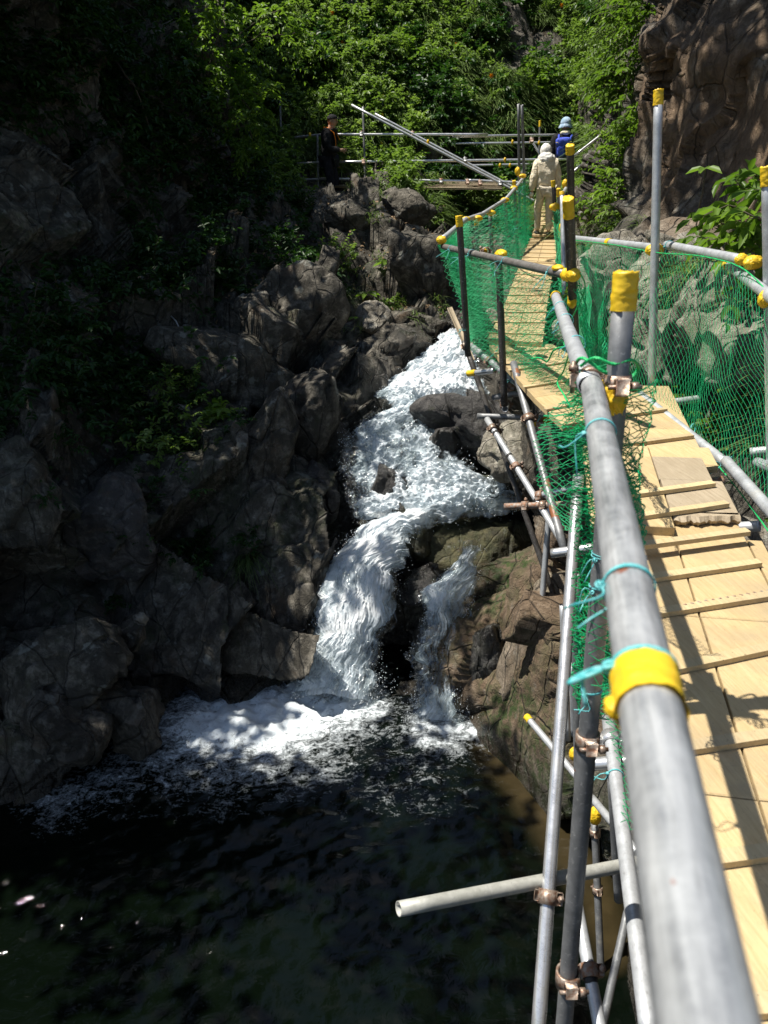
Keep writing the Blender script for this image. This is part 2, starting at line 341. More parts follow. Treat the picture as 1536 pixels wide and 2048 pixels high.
# stream bed
cp((930, 700, 11.6), (870, 740, 11.2), (820, 790, 10.7), (780, 820, 10.5), (840, 850, 10.3), (760, 900, 9.9), (850, 920, 9.8), (730, 980, 9.45), (850, 990, 9.4), (950, 960, 9.5), (1010, 1000, 9.35), (1030, 1040, 9.),
   (900, 1040, 9.1), (830, 1060, 8.9), (720, 1100, 8.75), (760, 1160, 8.55), (700, 1230, 8.4), (690, 1330, 8.35), (640, 1380, 8.3), (800, 1200, 8.6), (790, 1330, 8.55), (860, 1180, 8.35), (880, 1260, 8.15), (870, 1380, 8.05), (930, 1400, 7.8), (800, 1420, 8.1))
# right bank below the walkway
cp((960, 1180, 7.9), (1010, 1120, 7.9), (1060, 1080, 7.5), (1120, 1060, 7.2), (990, 1280, 7.5), (1060, 1220, 7.), (1130, 1200, 6.6), (980, 1400, 7.25), (1060, 1380, 6.75), (1140, 1360, 6.2), (1040, 1460, 6.75), (1120, 1480, 6.2),
   (1200, 1450, 5.8), (1180, 1580, 5.8), (1240, 1600, 5.4), (1230, 1700, 5.35), (1280, 1780, 5.1), (1060, 950, 8.2), (1010, 880, 9.1), (1040, 820, 9.), (980, 760, 10.), (1110, 880, 7.6), (1120, 980, 7.3), (970, 700, 10.8),
   (1060, 700, 8.8), (1130, 760, 7.8), (1160, 860, 6.8), (1200, 1000, 6.), (1220, 1200, 5.6), (1260, 1400, 5.))
cz(-2.3, (1330, 1250), (1400, 1450), (1440, 1700)); cz(-3.6, (1330, 1600), (1370, 1900)); cz(-2.2, (1536, 1600), (1560, 2048), (1500, 2400))
cz(-1.75, (1536, 1250), (1480, 1080), (1500, 1010), (1536, 1080), (1450, 900), (1400, 840)); cz(-1.75, (1330, 780), (1290, 720)); cz(-1.9, (1100, 640), (1110, 580), (1120, 520), (990, 660), (1020, 600)); cz(-1.8, (1060, 540), (1090, 470))
# rocks behind the right net and brown cliff
cp((1250, 640, 6.7), (1200, 560, 7.4), (1400, 700, 5.6), (1536, 760, 4.4), (1536, 640, 4.8), (1400, 560, 5.8), (1300, 540, 6.4), (1300, 470, 6.9), (1400, 470, 6.2), (1400, 420, 6.7), (1500, 420, 6.), (1320, 400, 7.3),
   (1320, 200, 7.8), (1300, 80, 8.1), (1300, -100, 8.5), (1420, 200, 7.), (1400, 0, 7.3), (1500, 200, 6.3), (1536, 0, 6.4), (1400, -600, 9), (1400, -1700, 12), (1250, -100, 14), (1262, 60, 15), (1270, 160, 10.), (1285, 220, 8.6), (1240, 230, 13.), (1235, 120, 16),
   (1250, 320, 9.3), (1200, 330, 12.), (1240, 420, 8.6), (1190, 430, 10.2), (1180, 500, 8.9), (1155, 400, 13.), (1300, -500, 12), (1250, -1700, 22), (1180, 250, 17.3), (1200, 130, 18.5), (1200, -50, 20),
   (1800, 700, 3.4), (1800, 300, 4.6), (1800, -300, 5.5), (1800, -1700, 8), (1900, 1200, 2.4), (1900, 2000, 1.8), (2600, 1000, 1.9), (2600, 0, 2.6), (2600, -1700, 4), (2600, 2800, 1.2), (1800, 2800, 1.5))
# pool bed
cz(-6.2, (100, 1700), (400, 1600), (700, 1560), (900, 1620), (700, 1800), (1000, 1800), (300, 1900), (0, 2000), (-400, 1800), (-900, 2000), (700, 2300), (0, 2800), (1000, 2400), (700, 2800)); cz(-5.9, (1130, 1850), (1180, 2000), (560, 1480), (850, 1520))
cz(-5.6, (1020, 1590), (1100, 1710), (1190, 1880), (1250, 2100))
cz(-5.05, (60, 1560), (180, 1525), (300, 1465), (420, 1410), (560, 1365), (1000, 1500), (1075, 1580), (1130, 1650), (1190, 1745), (1240, 1830), (-400, 1650), (-900, 1760))
CP = np.array(CP)
def rbf_fit(P, val, lam=1e-3):
    n = len(P); D = np.sqrt(((P[:, None]-P[None])**2).sum(2)); A = np.zeros((n+3, n+3)); A[:n, :n] = -D-lam*np.eye(n)
    A[:n, n] = 1; A[:n, n+1:] = P; A[n, :n] = 1; A[n+1:, :n] = P.T
    return np.linalg.solve(A, np.concatenate([val, np.zeros(3)]))
_Pn = CP[:, :2]/500.; _w = rbf_fit(_Pn, np.log(CP[:, 2]), .004)
def depth(px, py):
    px = np.atleast_1d(px).astype(float); py = np.atleast_1d(py).astype(float); o = np.zeros(len(px)); n = len(_Pn)
    for s in range(0, len(px), 40000):
        Q = np.stack([px[s:s+40000], py[s:s+40000]], 1)/500.; D = np.sqrt(((Q[:, None]-_Pn[None])**2).sum(2))
        o[s:s+40000] = -D@_w[:n]+_w[n]+Q@_w[n+1:]
    return np.exp(o)
def axis(a, b, c, d, fine, coarse): return np.concatenate([np.arange(a, b, coarse), np.arange(b, c, fine), np.arange(c, d, coarse)])
xs = axis(-1100, -60, 1600, 2700, 3.4, 24); ys = axis(-420, -60, 2110, 2850, 3.6, 24)
gx, gy = np.meshgrid(xs, ys); W_, H_ = len(xs), len(ys); gx = gx.ravel(); gy = gy.ravel()
TD = depth(gx, gy); TP = U(gx, gy, TD)
def grid_normals(P):
    Q = P.reshape(H_, W_, 3); dx = np.gradient(Q, axis=1); dy = np.gradient(Q, axis=0); n = np.cross(dy, dx)
    n /= np.linalg.norm(n, axis=2)[..., None]+1e-9; n = n.reshape(-1, 3); sgn = np.sign(-(n*P).sum(1)); return n*sgn[:, None]
TN = grid_normals(TP)
soil = np.maximum(sstep(TD, 13.5, 16.), 0)*.55                       # softer relief on the planted slope
inwater = sstep(-TP[:, 2], 5.0, 5.5)
_g = np.gradient(np.log(TD).reshape(H_, W_)); steep = np.hypot(_g[0]/np.gradient(ys)[:, None], _g[1]/np.gradient(xs)[None]).ravel()
rel = (1-soil)*(1-.6*inwater)*(1-.75*sstep(steep, .0035, .009))*(1-.72*sstep(gx, 1250, 1330)*sstep(-gy, -520, -440))
disp = facets(TP, 1.6, 3, .62, .2, .02)*.8+facets(TP, .7, 9, .7, .22, .02)*.7+facets(TP, .26, 15, .6, .16, .02)*.28+.018*fbm(TP*6, 4, 5, .55)+.12*fbm(TP*.9, 2, 8)
disp = np.where(gy > 1900, np.clip(disp, -.12, .12), disp); _rb = sstep(gx, 900, 980)*sstep(gy, 1330, 1430); disp = disp*(1-_rb)+_rb*np.clip(disp*.45, -.16, .12); _cm = sstep(gx, 1250, 1330)*sstep(-gy, -520, -440); disp = disp*(1-_cm)+_cm*(facets(TP, 1.3, 33, .5, .15, .02)*.9+facets(TP, .3, 39, .5, .15, .02)*.6+.16*fbm(TP*np.array([2.2, 2.2, .5]), 4, 45)+.03*fbm(TP*11, 4, 44))
deckzone = inpoly(gx, gy, [(960, 430), (1300, 430), (1640, 1000), (1640, 2300), (1250, 2300), (1150, 1300), (1150, 900), (940, 700)])
disp = np.where(deckzone, np.minimum(disp, .03), disp)
TP2 = TP+TN*(disp*rel)[:, None]
_pm = inpoly(gx, gy, [(-1200, 1900), (0, 1720), (300, 1640), (560, 1480), (900, 1560), (1010, 1640), (1090, 1760), (1150, 1880), (1200, 2060), (1120, 2900), (-1200, 2900)]); TP2[_pm, 2] = np.minimum(TP2[_pm, 2], -5.6)
def polyd(x, y, pts):
    """distance in pixels to a polyline"""
    o = np.full(len(x), 1e9)
    for (a, b), (c, d) in zip(pts[:-1], pts[1:]):
        vx, vy = c-a, d-b; t = np.clip(((x-a)*vx+(y-b)*vy)/(vx*vx+vy*vy), 0, 1); o = np.minimum(o, np.hypot(x-a-t*vx, y-b-t*vy))
    return o
nz = fbm(TP2*1.6, 3, 40)
stream = polyd(gx, gy, [(920, 700), (820, 800), (780, 900), (860, 1000), (720, 1120), (680, 1380)])
stream2 = polyd(gx, gy, [(920, 1100), (880, 1250), (880, 1440)])
wet = np.clip(1-np.minimum(stream/150, stream2/75)+.25*nz, 0, 1); wet = np.maximum(wet, sstep(-TP2[:, 2], 4.6+.12*nz, 4.95)); wet = sstep(wet, .15, .6)
moss = np.clip(sstep(-polyd(gx, gy, [(1010, 1100), (960, 1200)]), -60, -10)+sstep(-polyd(gx, gy, [(1040, 1440), (1130, 1640)]), -110, -30)*.8+sstep(nz, .15, .5)*.35*(gy > 500), 0, 1)
warm = sstep(gx, 1270, 1310)*sstep(-gy, -560, -470)*.75*np.clip(.7+nz*.8, 0, 1)+sstep(-np.hypot((gx-1080)*1.3, gy-1280), -330, -150)*.6
mb = MB(); idx = np.arange(W_*H_).reshape(H_, W_)
F = np.stack([idx[:-1, :-1].ravel(), idx[1:, :-1].ravel(), idx[1:, 1:].ravel(), idx[:-1, 1:].ravel()], 1)
mb.add(TP2, F, wet=wet, moss=moss, warm=warm)
# the land closes behind the camera
o_ter = mb.build("terrain", M_rock); tag(o_ter, kind="structure", label="fractured grey bedrock gorge and slopes around the stream")
def surf(px, py):
    """nearest displaced terrain vertex seen at a photograph pixel"""
    i = np.clip(np.searchsorted(xs, px), 0, W_-1); j = np.clip(np.searchsorted(ys, py), 0, H_-1); k = j*W_+i; return TP2[k], TN[k]
# ---------------------------------------------------------------- boulders
def boulder(name, px, py, d, size, seed, mat, label, tilt=(0, 0, 0), planes=16, wetv=.0, mossv=0., group=None, cat="boulder", sub=6, warm=0., off=0., rough=1.):
    r = np.random.default_rng(seed); v, f = ICO[sub]; n = r.normal(size=(planes, 3)); n /= np.linalg.norm(n, axis=1)[:, None]; h = r.uniform(.62, .95, planes)
    k = v@n.T; rad = np.where(k > .05, h/np.maximum(k, .05), 9.); p = 26.; rad = (((rad**-p).sum(1))+1.15**-p)**(-1/p)
    P = v*rad[:, None]; E = Matrix.Rotation(tilt[2], 3, 'Z')@Matrix.Rotation(tilt[1], 3, 'Y')@Matrix.Rotation(tilt[0], 3, 'X')
    P = (P*np.array(size))@np.array(E).T; c = U(px, py, d)+off; s = min(size)
    Pw = P+c; nn = v/np.linalg.norm(v, axis=1)[:, None]
    P = Pw+nn*((facets(Pw, s*.9, seed, .6, .15, .02)*.6+facets(Pw, s*.4, seed+3, .55, .14, .02)*.35)*rough+.018*s*fbm(Pw*4/s, 5, seed, .55))[:, None]
    up = np.clip(nn[:, 2], 0, 1)
    m = MB(); m.add(P, f, wet=np.clip(wetv+.25*fbm(Pw*2, 2), 0, 1) if wetv else 0, moss=np.clip(mossv*(up*.6+.4), 0, 1), warm=warm)
    o = m.build(name, mat); o.data.transform(Matrix.Translation(-V(c))); o.location = V(c)
    return tag(o, label, cat, group)
bd = [
 ("boulder", 592, 632, 10.7, (.66, .6, .66), 21, M_rock, "big smooth grey boulder at the top of the left bank above the falls", (.2, .35, .3), 9, 0, 0),
 ("rock_slab", 455, 735, 9.5, (1.05, .5, .42), 22, M_rock, "long sloping grey slab on the left bank below the curved stick", (.3, .45, .2), 12, 0, .1),
 ("boulder", 600, 830, 9.25, (.42, .4, .62), 23, M_rock, "tall dark block leaning left of the middle cascade", (.1, .35, .2), 12, .2, 0),
 ("rock_slab", 520, 920, 8.7, (.32, .35, .78), 24, M_rock, "upright pointed slab with pale sloping face beside leafy shrubs", (-.1, .42, .1), 10, 0, 0),
 ("boulder", 640, 990, 9.0, (.3, .35, .42), 25, M_rockD, "dark wet rock touching the left edge of the middle cascade", (0, .3, .4), 12, .7, 0),
 ("boulder", 45, 1010, 7.1, (.38, .45, .55), 26, M_rock, "lichen spotted grey block at the left edge of the bank", (.1, .2, .2), 12, 0, .2),
 ("rock_slab", 205, 1060, 7.75, (.5, .4, .55), 27, M_rockD, "bluish dark wedge slab in the middle of the left bank", (.2, .75, .1), 10, 0, 0),
 ("boulder", 110, 1340, 6.95, (.62, .4, .36), 28, M_rock, "wide grey block low on the left bank above the pool", (.1, -.3, .1), 10, 0, .1),
 ("boulder", 130, 1455, 6.8, (.32, .35, .36), 29, M_rock, "square grey block at the waterline of the dark pool", (.1, .1, .3), 9, .3, 0),
 ("boulder", 265, 1430, 7.2, (.3, .3, .4), 30, M_rock, "upright block at the waterline left of the foam", (.1, .15, .1), 9, .4, 0),
 ("boulder", 958, 862, 9.35, (.82, .5, .46), 31, M_rockD, "large dark rounded boulder right of the cascade under the scaffold poles", (.1, .38, -.2), 13, .25, 0),
 ("boulder", 1040, 905, 8.5, (.4, .35, .3), 32, M_rockR, "pale cracked rock below the dark boulder beside the poles", (.1, .2, .1), 11, 0, .2),
 ("boulder", 1000, 975, 9.1, (.36, .3, .22), 33, M_rock, "olive wet rock with water running past under the poles", (0, .1, .1), 10, .6, .6),
 ("rock_ledge", 945, 1082, 8.85, (.66, .5, .27), 34, M_olive, "olive mossy wet ledge with thin water streaming over it above the right fall", (.3, .04, .1), 10, .45, .5),
 ("boulder", 838, 1088, 8.62, (.22, .26, .24), 66, M_olive, "rounded wet boulder head at the left end of the olive ledge", (.1, .1, .1), 14, .6, .35),
 ("boulder", 893, 900, 9.08, (.24, .2, .27), 67, M_rockD, "dark wet rock breaking through the right side of the middle cascade", (.1, .4, .1), 12, .9, 0),
 ("boulder", 782, 968, 8.86, (.3, .2, .26), 68, M_rockD, "dark wet rock just under the surface in the middle of the cascade", (.1, .6, .1), 12, .9, 0),
 ("boulder", 742, 1000, 8.85, (.12, .12, .16), 70, M_rockD, "small dark wet rock at the foot of the middle cascade", (.1, .4, .1), 12, .9, 0),
 ("boulder", 845, 1165, 8.35, (.28, .25, .16), 69, M_rockD, "dark sloping wet rock between the two lower falls", (.1, -.5, .1), 12, .9, .1),
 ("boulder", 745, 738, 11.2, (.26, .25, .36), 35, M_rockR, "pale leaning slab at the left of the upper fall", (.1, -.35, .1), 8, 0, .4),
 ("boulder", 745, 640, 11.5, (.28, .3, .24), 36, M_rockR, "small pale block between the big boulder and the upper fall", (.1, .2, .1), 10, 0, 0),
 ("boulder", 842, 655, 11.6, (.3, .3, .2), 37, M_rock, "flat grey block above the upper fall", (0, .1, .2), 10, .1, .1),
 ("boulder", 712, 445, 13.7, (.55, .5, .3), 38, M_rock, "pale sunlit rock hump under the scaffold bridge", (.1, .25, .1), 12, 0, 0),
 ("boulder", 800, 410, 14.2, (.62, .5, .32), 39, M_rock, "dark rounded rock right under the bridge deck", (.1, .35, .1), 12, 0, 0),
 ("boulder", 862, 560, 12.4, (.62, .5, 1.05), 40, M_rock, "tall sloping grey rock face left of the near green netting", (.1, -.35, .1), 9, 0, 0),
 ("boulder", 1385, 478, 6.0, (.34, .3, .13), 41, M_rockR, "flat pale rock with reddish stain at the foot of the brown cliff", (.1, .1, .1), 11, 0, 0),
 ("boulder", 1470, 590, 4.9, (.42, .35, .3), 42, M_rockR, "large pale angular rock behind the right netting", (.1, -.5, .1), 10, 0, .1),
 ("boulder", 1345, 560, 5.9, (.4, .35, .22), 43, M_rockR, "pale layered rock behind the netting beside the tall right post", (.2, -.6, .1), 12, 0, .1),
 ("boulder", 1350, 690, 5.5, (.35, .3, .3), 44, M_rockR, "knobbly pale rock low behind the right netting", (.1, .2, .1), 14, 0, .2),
 ("boulder", 1130, 672, 6.9, (.13, .25, .14), 45, M_rockR, "small rock wedged beside the boards of the walkway", (.1, .2, .1), 12, 0, 0),
 ("boulder", 975, 655, 7.3, (.09, .12, .17), 46, M_rockR, "white stone standing at the outer edge of the walkway", (.1, .1, .1), 12, 0, 0),
 ("boulder", 1500, 1075, 3.6, (.16, .2, .1), 47, M_rockR, "crumbly pale stone lying beside the weathered board", (.1, .1, .1), 14, 0, 0),
 ("stone", 284, 1238, 7.35, (.075, .07, .06), 48, M_rockR, "small pale rounded stone on a ledge of the left bank", (.1, .1, .1), 14, 0, 0),
 ("boulder", 268, 1268, 7.4, (.14, .14, .16), 49, M_rock, "grey stone just below the small pale stone", (.1, .1, .1), 12, 0, 0),
 ("boulder", 1110, 1330, 7.1, (.5, .5, .85), 50, M_rockR, "brown sunlit rock bulge below the walkway poles", (.1, .2, .2), 9, 0, .25),
 ("boulder", 975, 1330, 7.55, (.2, .3, .65), 52, M_rockD, "dark wet rock beside the small right fall", (.1, .05, .2), 12, .8, .3),
]
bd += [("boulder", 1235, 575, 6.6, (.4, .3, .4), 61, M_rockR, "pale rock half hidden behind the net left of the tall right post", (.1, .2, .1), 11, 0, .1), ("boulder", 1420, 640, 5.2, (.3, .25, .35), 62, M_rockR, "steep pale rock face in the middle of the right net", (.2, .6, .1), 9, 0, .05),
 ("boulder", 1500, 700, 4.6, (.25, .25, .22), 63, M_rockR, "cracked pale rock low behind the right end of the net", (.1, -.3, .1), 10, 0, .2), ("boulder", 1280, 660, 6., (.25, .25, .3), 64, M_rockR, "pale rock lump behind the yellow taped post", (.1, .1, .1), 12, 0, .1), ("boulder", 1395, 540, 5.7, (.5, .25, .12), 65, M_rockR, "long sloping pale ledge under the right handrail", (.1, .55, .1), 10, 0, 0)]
for q in bd:
    nm, px, py, d, s, sd_, m_, lb, tl, pl, we, mo = q
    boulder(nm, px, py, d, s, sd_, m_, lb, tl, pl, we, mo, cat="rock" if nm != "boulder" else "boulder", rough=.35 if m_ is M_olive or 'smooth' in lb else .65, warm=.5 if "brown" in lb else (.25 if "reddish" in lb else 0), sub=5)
# ================================================================ water
t = NT("pool_water"); p = t.pos(); fo = t.attr("foam")
bub = t.noise(5, 8, t.map(p, (1, 1.6, 1)), .68, 1.4); fine = t.noise(34, 7, p, .7, .6)
msk = t.math('ADD', fo, t.math('MULTIPLY', t.math('SUBTRACT', bub, .5), 1.9)); msk = t.math('ADD', msk, t.math('MULTIPLY', t.math('SUBTRACT', fine, .5), 1.4))
msk = t.math('MULTIPLY', t.ramp(msk, (.3, 0.), (.65, .3), (1.2, 1.)), t.ramp(fo, (0.02, 0.), (.2, 1.)))
murk = t.mix(t.ramp(t.noise(1.2, 5, p), (.35, 0.), (.7, 1.)), (.0012, .0026, .0013), (.0018, .0036, .0018))
shal = t.attr("shallow"); murk = t.mix(shal, murk, t.mix(t.noise(6, 5, p), (.03, .022, .01), (.09, .065, .03)))
wb = t.bump(t.math('ADD', t.noise(7, 5, t.map(p, (1, 1.5, 1)), .6, .8), t.math('MULTIPLY', t.noise(26, 3, p), .1)), .1, .1)
wa = t.bsdf(i_Base_Color=murk, i_Roughness=.045, i_IOR=1.33, i_Normal=wb)
fm = t.bsdf(i_Base_Color=t.mix(fine, (.6, .7, .76), (.9, .93, .95)), i_Roughness=.6, i_Normal=t.bump(t.math('ADD', fine, bub), .5, .035), i_Subsurface_Weight=.0)
M_pool = t.done(t.n("MixShader", 0, i_0=msk, i_1=wa, i_2=fm))
wx = np.arange(-9.5, 4.2, .03); wy = np.arange(1.2, 9.6, .03); X, Y = np.meshgrid(wx, wy); nW, nH = len(wx), len(wy)
PW = np.stack([X.ravel(), Y.ravel(), np.full(X.size, POOL)], 1); qx, qy, _ = proj(PW)
def softpoly(poly, soft): 
    ins = inpoly(qx, qy, poly); dd = polyd(qx, qy, poly+[poly[0]]); return np.where(ins, .5+np.clip(dd/soft, 0, 1)*.5, .5-np.clip(dd/soft, 0, 1)*.5)
f1 = softpoly([(300, 1470), (420, 1385), (590, 1350), (640, 1370), (740, 1395), (745, 1420), (650, 1465), (540, 1505), (370, 1515)], 75)
f2 = softpoly([(60, 1590), (200, 1540), (330, 1440), (700, 1410), (740, 1450), (620, 1540), (430, 1565), (260, 1590), (100, 1620)], 95)*.72
f3 = softpoly([(830, 1440), (900, 1425), (960, 1450), (980, 1480), (900, 1490), (820, 1475)], 45)*.85
f3 = f3*1.2; f4 = softpoly([(560, 1500), (1000, 1480), (990, 1540), (620, 1560)], 120)*.42
fn = fbm(PW*np.array([.9, 1.4, 1]), 4, 71)
foam = np.clip(np.maximum.reduce([f1*1.45, f2*1.2, f3*1.15, f4])+.12*fn, 0, 1.3); foam = np.where(np.maximum.reduce([f1, f2, f3, f4]) < .02, 0, foam)
wave = .018*fbm(PW*np.array([1.1, 1.8, 1]), 3, 61)+.013*fbm(PW*np.array([3.2, 4.6, 1]), 2, 65)+.0078*fbm(PW*np.array([14, 19, 1]), 1, 67)+np.clip(foam-.4, 0, 1)*(.035*fbm(PW*8, 4, 66)+.015)+.02*np.clip(f1-.6, 0, 1)+np.clip(foam-.3, 0, 1)*.03*fbm(PW*13, 3, 69)
sh = sstep(-polyd(qx, qy, [(990, 1490), (1060, 1590), (1120, 1680), (1190, 1780), (1230, 1900)]), -65, -10)*.55
PW[:, 2] += wave; idx = np.arange(nW*nH).reshape(nH, nW)
F = np.stack([idx[:-1, :-1].ravel(), idx[:-1, 1:].ravel(), idx[1:, 1:].ravel(), idx[1:, :-1].ravel()], 1)
mb = MB(); mb.add(PW, F, foam=foam, shallow=sh); tag(mb.build("pool_water", M_pool), kind="structure", label="dark pool water with foam under the falls")
# falls
def mat_fall(name, lo, hi, sx=26, sy=3.2, darkc=(.03, .035, .035)):
    t = NT(name); u = t.n("Attribute", 2, attribute_name="fu"); v = t.n("Attribute", 2, attribute_name="fv"); e = t.attr("edge"); th_ = t.attr("thick")
    cv = t.n("CombineXYZ", 0, i_0=u, i_1=v); p = t.pos()
    st = t.noise(1., 8, t.map(cv, (sx*.4, sy*.22, 1)), .62, .25); st2 = t.noise(1., 6, t.map(cv, (sx*1.5, sy*.7, 1)), .6, .3); bl = t.noise(6, 5, p, .6, .3)
    m = t.math('ADD', t.math('MULTIPLY', st, 1.35), t.math('MULTIPLY', st2, .5)); m = t.math('ADD', m, t.math('MULTIPLY', bl, .7))
    m = t.math('ADD', m, t.math('ADD', t.math('MULTIPLY', th_, 1.), -1.66)); m = t.math('SUBTRACT', m, t.math('MULTIPLY', e, .65))
    m = t.math('ADD', m, t.math('MULTIPLY', t.math('SUBTRACT', t.noise(3.2, 4, p, .6), .5), 2.0)); mk = t.ramp(m, (0, 0.), (.12, .3), (.5, 1.))
    hgt = t.math('ADD', t.math('MULTIPLY', st, 1.), t.math('ADD', t.math('MULTIPLY', st2, .5), t.math('MULTIPLY', bl, .3)))
    nb = t.bump(hgt, .32, .03); dens = t.ramp(m, (.1, 0.), (.7, 1.))
    wh = t.n("MixShader", 0, i_0=.35, i_1=t.bsdf(i_Base_Color=t.mix(dens, (.55, .66, .74), (.93, .95, .96)), i_Roughness=.5, i_Normal=nb), i_2=t.n("BsdfTranslucent", 0, i_Color=(.75, .82, .87, 1), i_Normal=nb))
    gl = t.n("MixShader", 0, i_0=.1, i_1=t.n("BsdfTransparent", 0, i_Color=(.86, .89, .89, 1)), i_2=t.n("BsdfGlossy", 0, i_Roughness=.12, i_Normal=nb))
    return t.done(t.n("MixShader", 0, i_0=mk, i_1=gl, i_2=wh))
M_fall = mat_fall("whitewater", 0, 1); 
def fall(*a_, **k_):
    P = _fall(*a_, **k_); k2 = dict(k_); k2['seed'] = k_.get('seed', 0)+20; k2['lift'] = .07; k2['sag'] = k_.get('sag', .12)+.05; k2['dth'] = -.16
    _fall(a_[0], a_[1], 'thin outer veil of the '+a_[2], **k2); return P
def _fall(name, secs, label, nu=150, nv=260, amp=.07, thick=.5, seed=0, edge=.22, sag=.12, freq=(14, 3), lift=0., dth=0.):
    S = np.array(secs, float)                           # lx,ly,ld,rx,ry,rd(,thick)
    if S.shape[1] == 6: S = np.concatenate([S, np.full((len(S), 1), thick)], 1)
    Lp = U(S[:, 0], S[:, 1], S[:, 2]); Rp = U(S[:, 3], S[:, 4], S[:, 5]); n = len(S); S[:, 6] += dth
    tt = np.linspace(0, n-1, nv)
    def cat(A):
        i = np.clip(tt.astype(int), 0, n-2); f = (tt-i)[:, None]; g = lambda k: A[np.clip(k, 0, n-1)]
        p0, p1, p2, p3 = g(i-1), g(i), g(i+1), g(i+2)
        return .5*((2*p1)+(-p0+p2)*f+(2*p0-5*p1+4*p2-p3)*f*f+(-p0+3*p1-3*p2+p3)*f**3)
    L, Rr, tk = cat(Lp), cat(Rp), cat(S[:, 6:7])[:, 0]; us = np.linspace(0, 1, nu)
    vlen = np.concatenate([[0], np.cumsum(np.linalg.norm(np.diff((L+Rr)/2, axis=0), axis=1))])
    wd = np.linalg.norm(Rr-L, axis=1)
    jl = .07*fbm(np.stack([vlen*5, vlen*0+seed, vlen*0], 1), 4, seed)+.03*fbm(np.stack([vlen*22, vlen*0, vlen*0+seed], 1), 2, seed); jr = .07*fbm(np.stack([vlen*5, vlen*0+seed+9, vlen*0], 1), 4, seed+3)
    uu = us[None, :]+(jl[:, None]*(1-us)+jr[:, None]*us)/np.maximum(wd[:, None], .3)
    P = L[:, None]+(Rr-L)[:, None]*uu[..., None]
    toc = -P/np.linalg.norm(P, axis=2)[..., None]; up = np.array([0, 0, 1.]); nd = toc*.5+up*.5; nd /= np.linalg.norm(nd, axis=2)[..., None]
    um = us[None, :]*wd[:, None]+0*vlen[:, None]; vm = vlen[:, None]+0*um
    q = np.stack([um.ravel()*freq[0]*.4, vm.ravel()*freq[1]*.4, np.full(um.size, seed*3.)], 1)
    h = amp*(fbm(q, 4, seed+5, .55)+.6*np.abs(fbm(q*np.array([2.5, 3, 1]), 3, seed+9)))
    h += lift+sag*(1-(2*us[None, :]-1)**2*np.ones((nv, 1))).ravel()
    Pd = P.reshape(-1, 3)+nd.reshape(-1, 3)*h[:, None]
    ed = np.clip(1-np.minimum(us, 1-us)/edge, 0, 1)[None, :]*np.ones((nv, 1)); ed = ed**1.5
    idx = np.arange(nu*nv).reshape(nv, nu); F = np.stack([idx[:-1, :-1].ravel(), idx[1:, :-1].ravel(), idx[1:, 1:].ravel(), idx[:-1, 1:].ravel()], 1)
    mb = MB(); mb.add(Pd, F, fu=um.ravel()+seed, fv=vm.ravel(), edge=ed.ravel(), thick=(tk[:, None]*np.ones((1, nu))).ravel())
    o = mb.build(name, M_fall); tag(o, label, kind="structure"); return Pd.reshape(nv, nu, 3)
FA = fall("waterfall", [(885, 683, 11.3, 936, 682, 11.0, 1.1), (835, 722, 10.9, 955, 722, 10.5, 1.2), (790, 760, 10.6, 962, 762, 10.1, 1.2), (758, 792, 10.1, 962, 798, 9.8, 1.1), (762, 812, 9.95, 890, 815, 9.8, .95), (768, 832, 9.8, 868, 838, 9.7, .8)], "bright white upper fall of the stream", seed=1, amp=.06, freq=(18,8))
FB = fall("waterfall", [(765, 820, 9.8, 868, 822, 9.7, .8), (706, 868, 9.4, 890, 872, 9.35, .8), (684, 912, 9.15, 925, 925, 9.05, .85), (690, 955, 9.0, 985, 965, 8.9, .88), (696, 1000, 8.85, 1015, 998, 8.85, .9), (702, 1045, 8.7, 960, 1030, 8.7, .9)], "broad middle cascade breaking over rocks", seed=2, amp=.06, nv=340, nu=220, freq=(14, 10))
FC = fall("waterfall", [(1050, 998, 9.0, 1040, 1022, 8.85, .85), (960, 992, 8.95, 955, 1036, 8.75, 1.05), (870, 1006, 8.85, 868, 1056, 8.6, .95), (775, 1034, 8.7, 815, 1086, 8.35, 1.05), (705, 1082, 8.5, 812, 1122, 8.2, 1.05), (650, 1145, 8.3, 800, 1160, 8.05, 1.0), (628, 1210, 8.15, 785, 1215, 7.95, .98), (616, 1280, 8.05, 768, 1290, 7.9, .92), (600, 1345, 8., 756, 1360, 7.85, .86), (585, 1395, 7.9, 750, 1410, 7.8, .9)],
   "main lower fall curving left and dropping into the pool", seed=3, nv=520, nu=200, amp=.04, freq=(20, 4))
FD = fall("waterfall", [(925, 1100, 8.1, 958, 1098, 8.05, .6), (895, 1145, 7.95, 965, 1140, 7.9, .7), (856, 1185, 7.88, 955, 1185, 7.8, .9), (838, 1230, 7.82, 930, 1235, 7.75, .72), (830, 1290, 7.76, 920, 1300, 7.7, .6), (826, 1360, 7.7, 918, 1370, 7.62, .58), (820, 1440, 7.62, 928, 1450, 7.5, .62)],
   "thin right fall split into strands over dark rock", seed=4, amp=.03, freq=(24, 4), sag=.06)
t = NT("spray_drop"); M_drop = t.done(t.bsdf(i_Base_Color=(.85, .9, .93), i_Roughness=.25))
mb = MB(); v0, f0 = ICO[1]
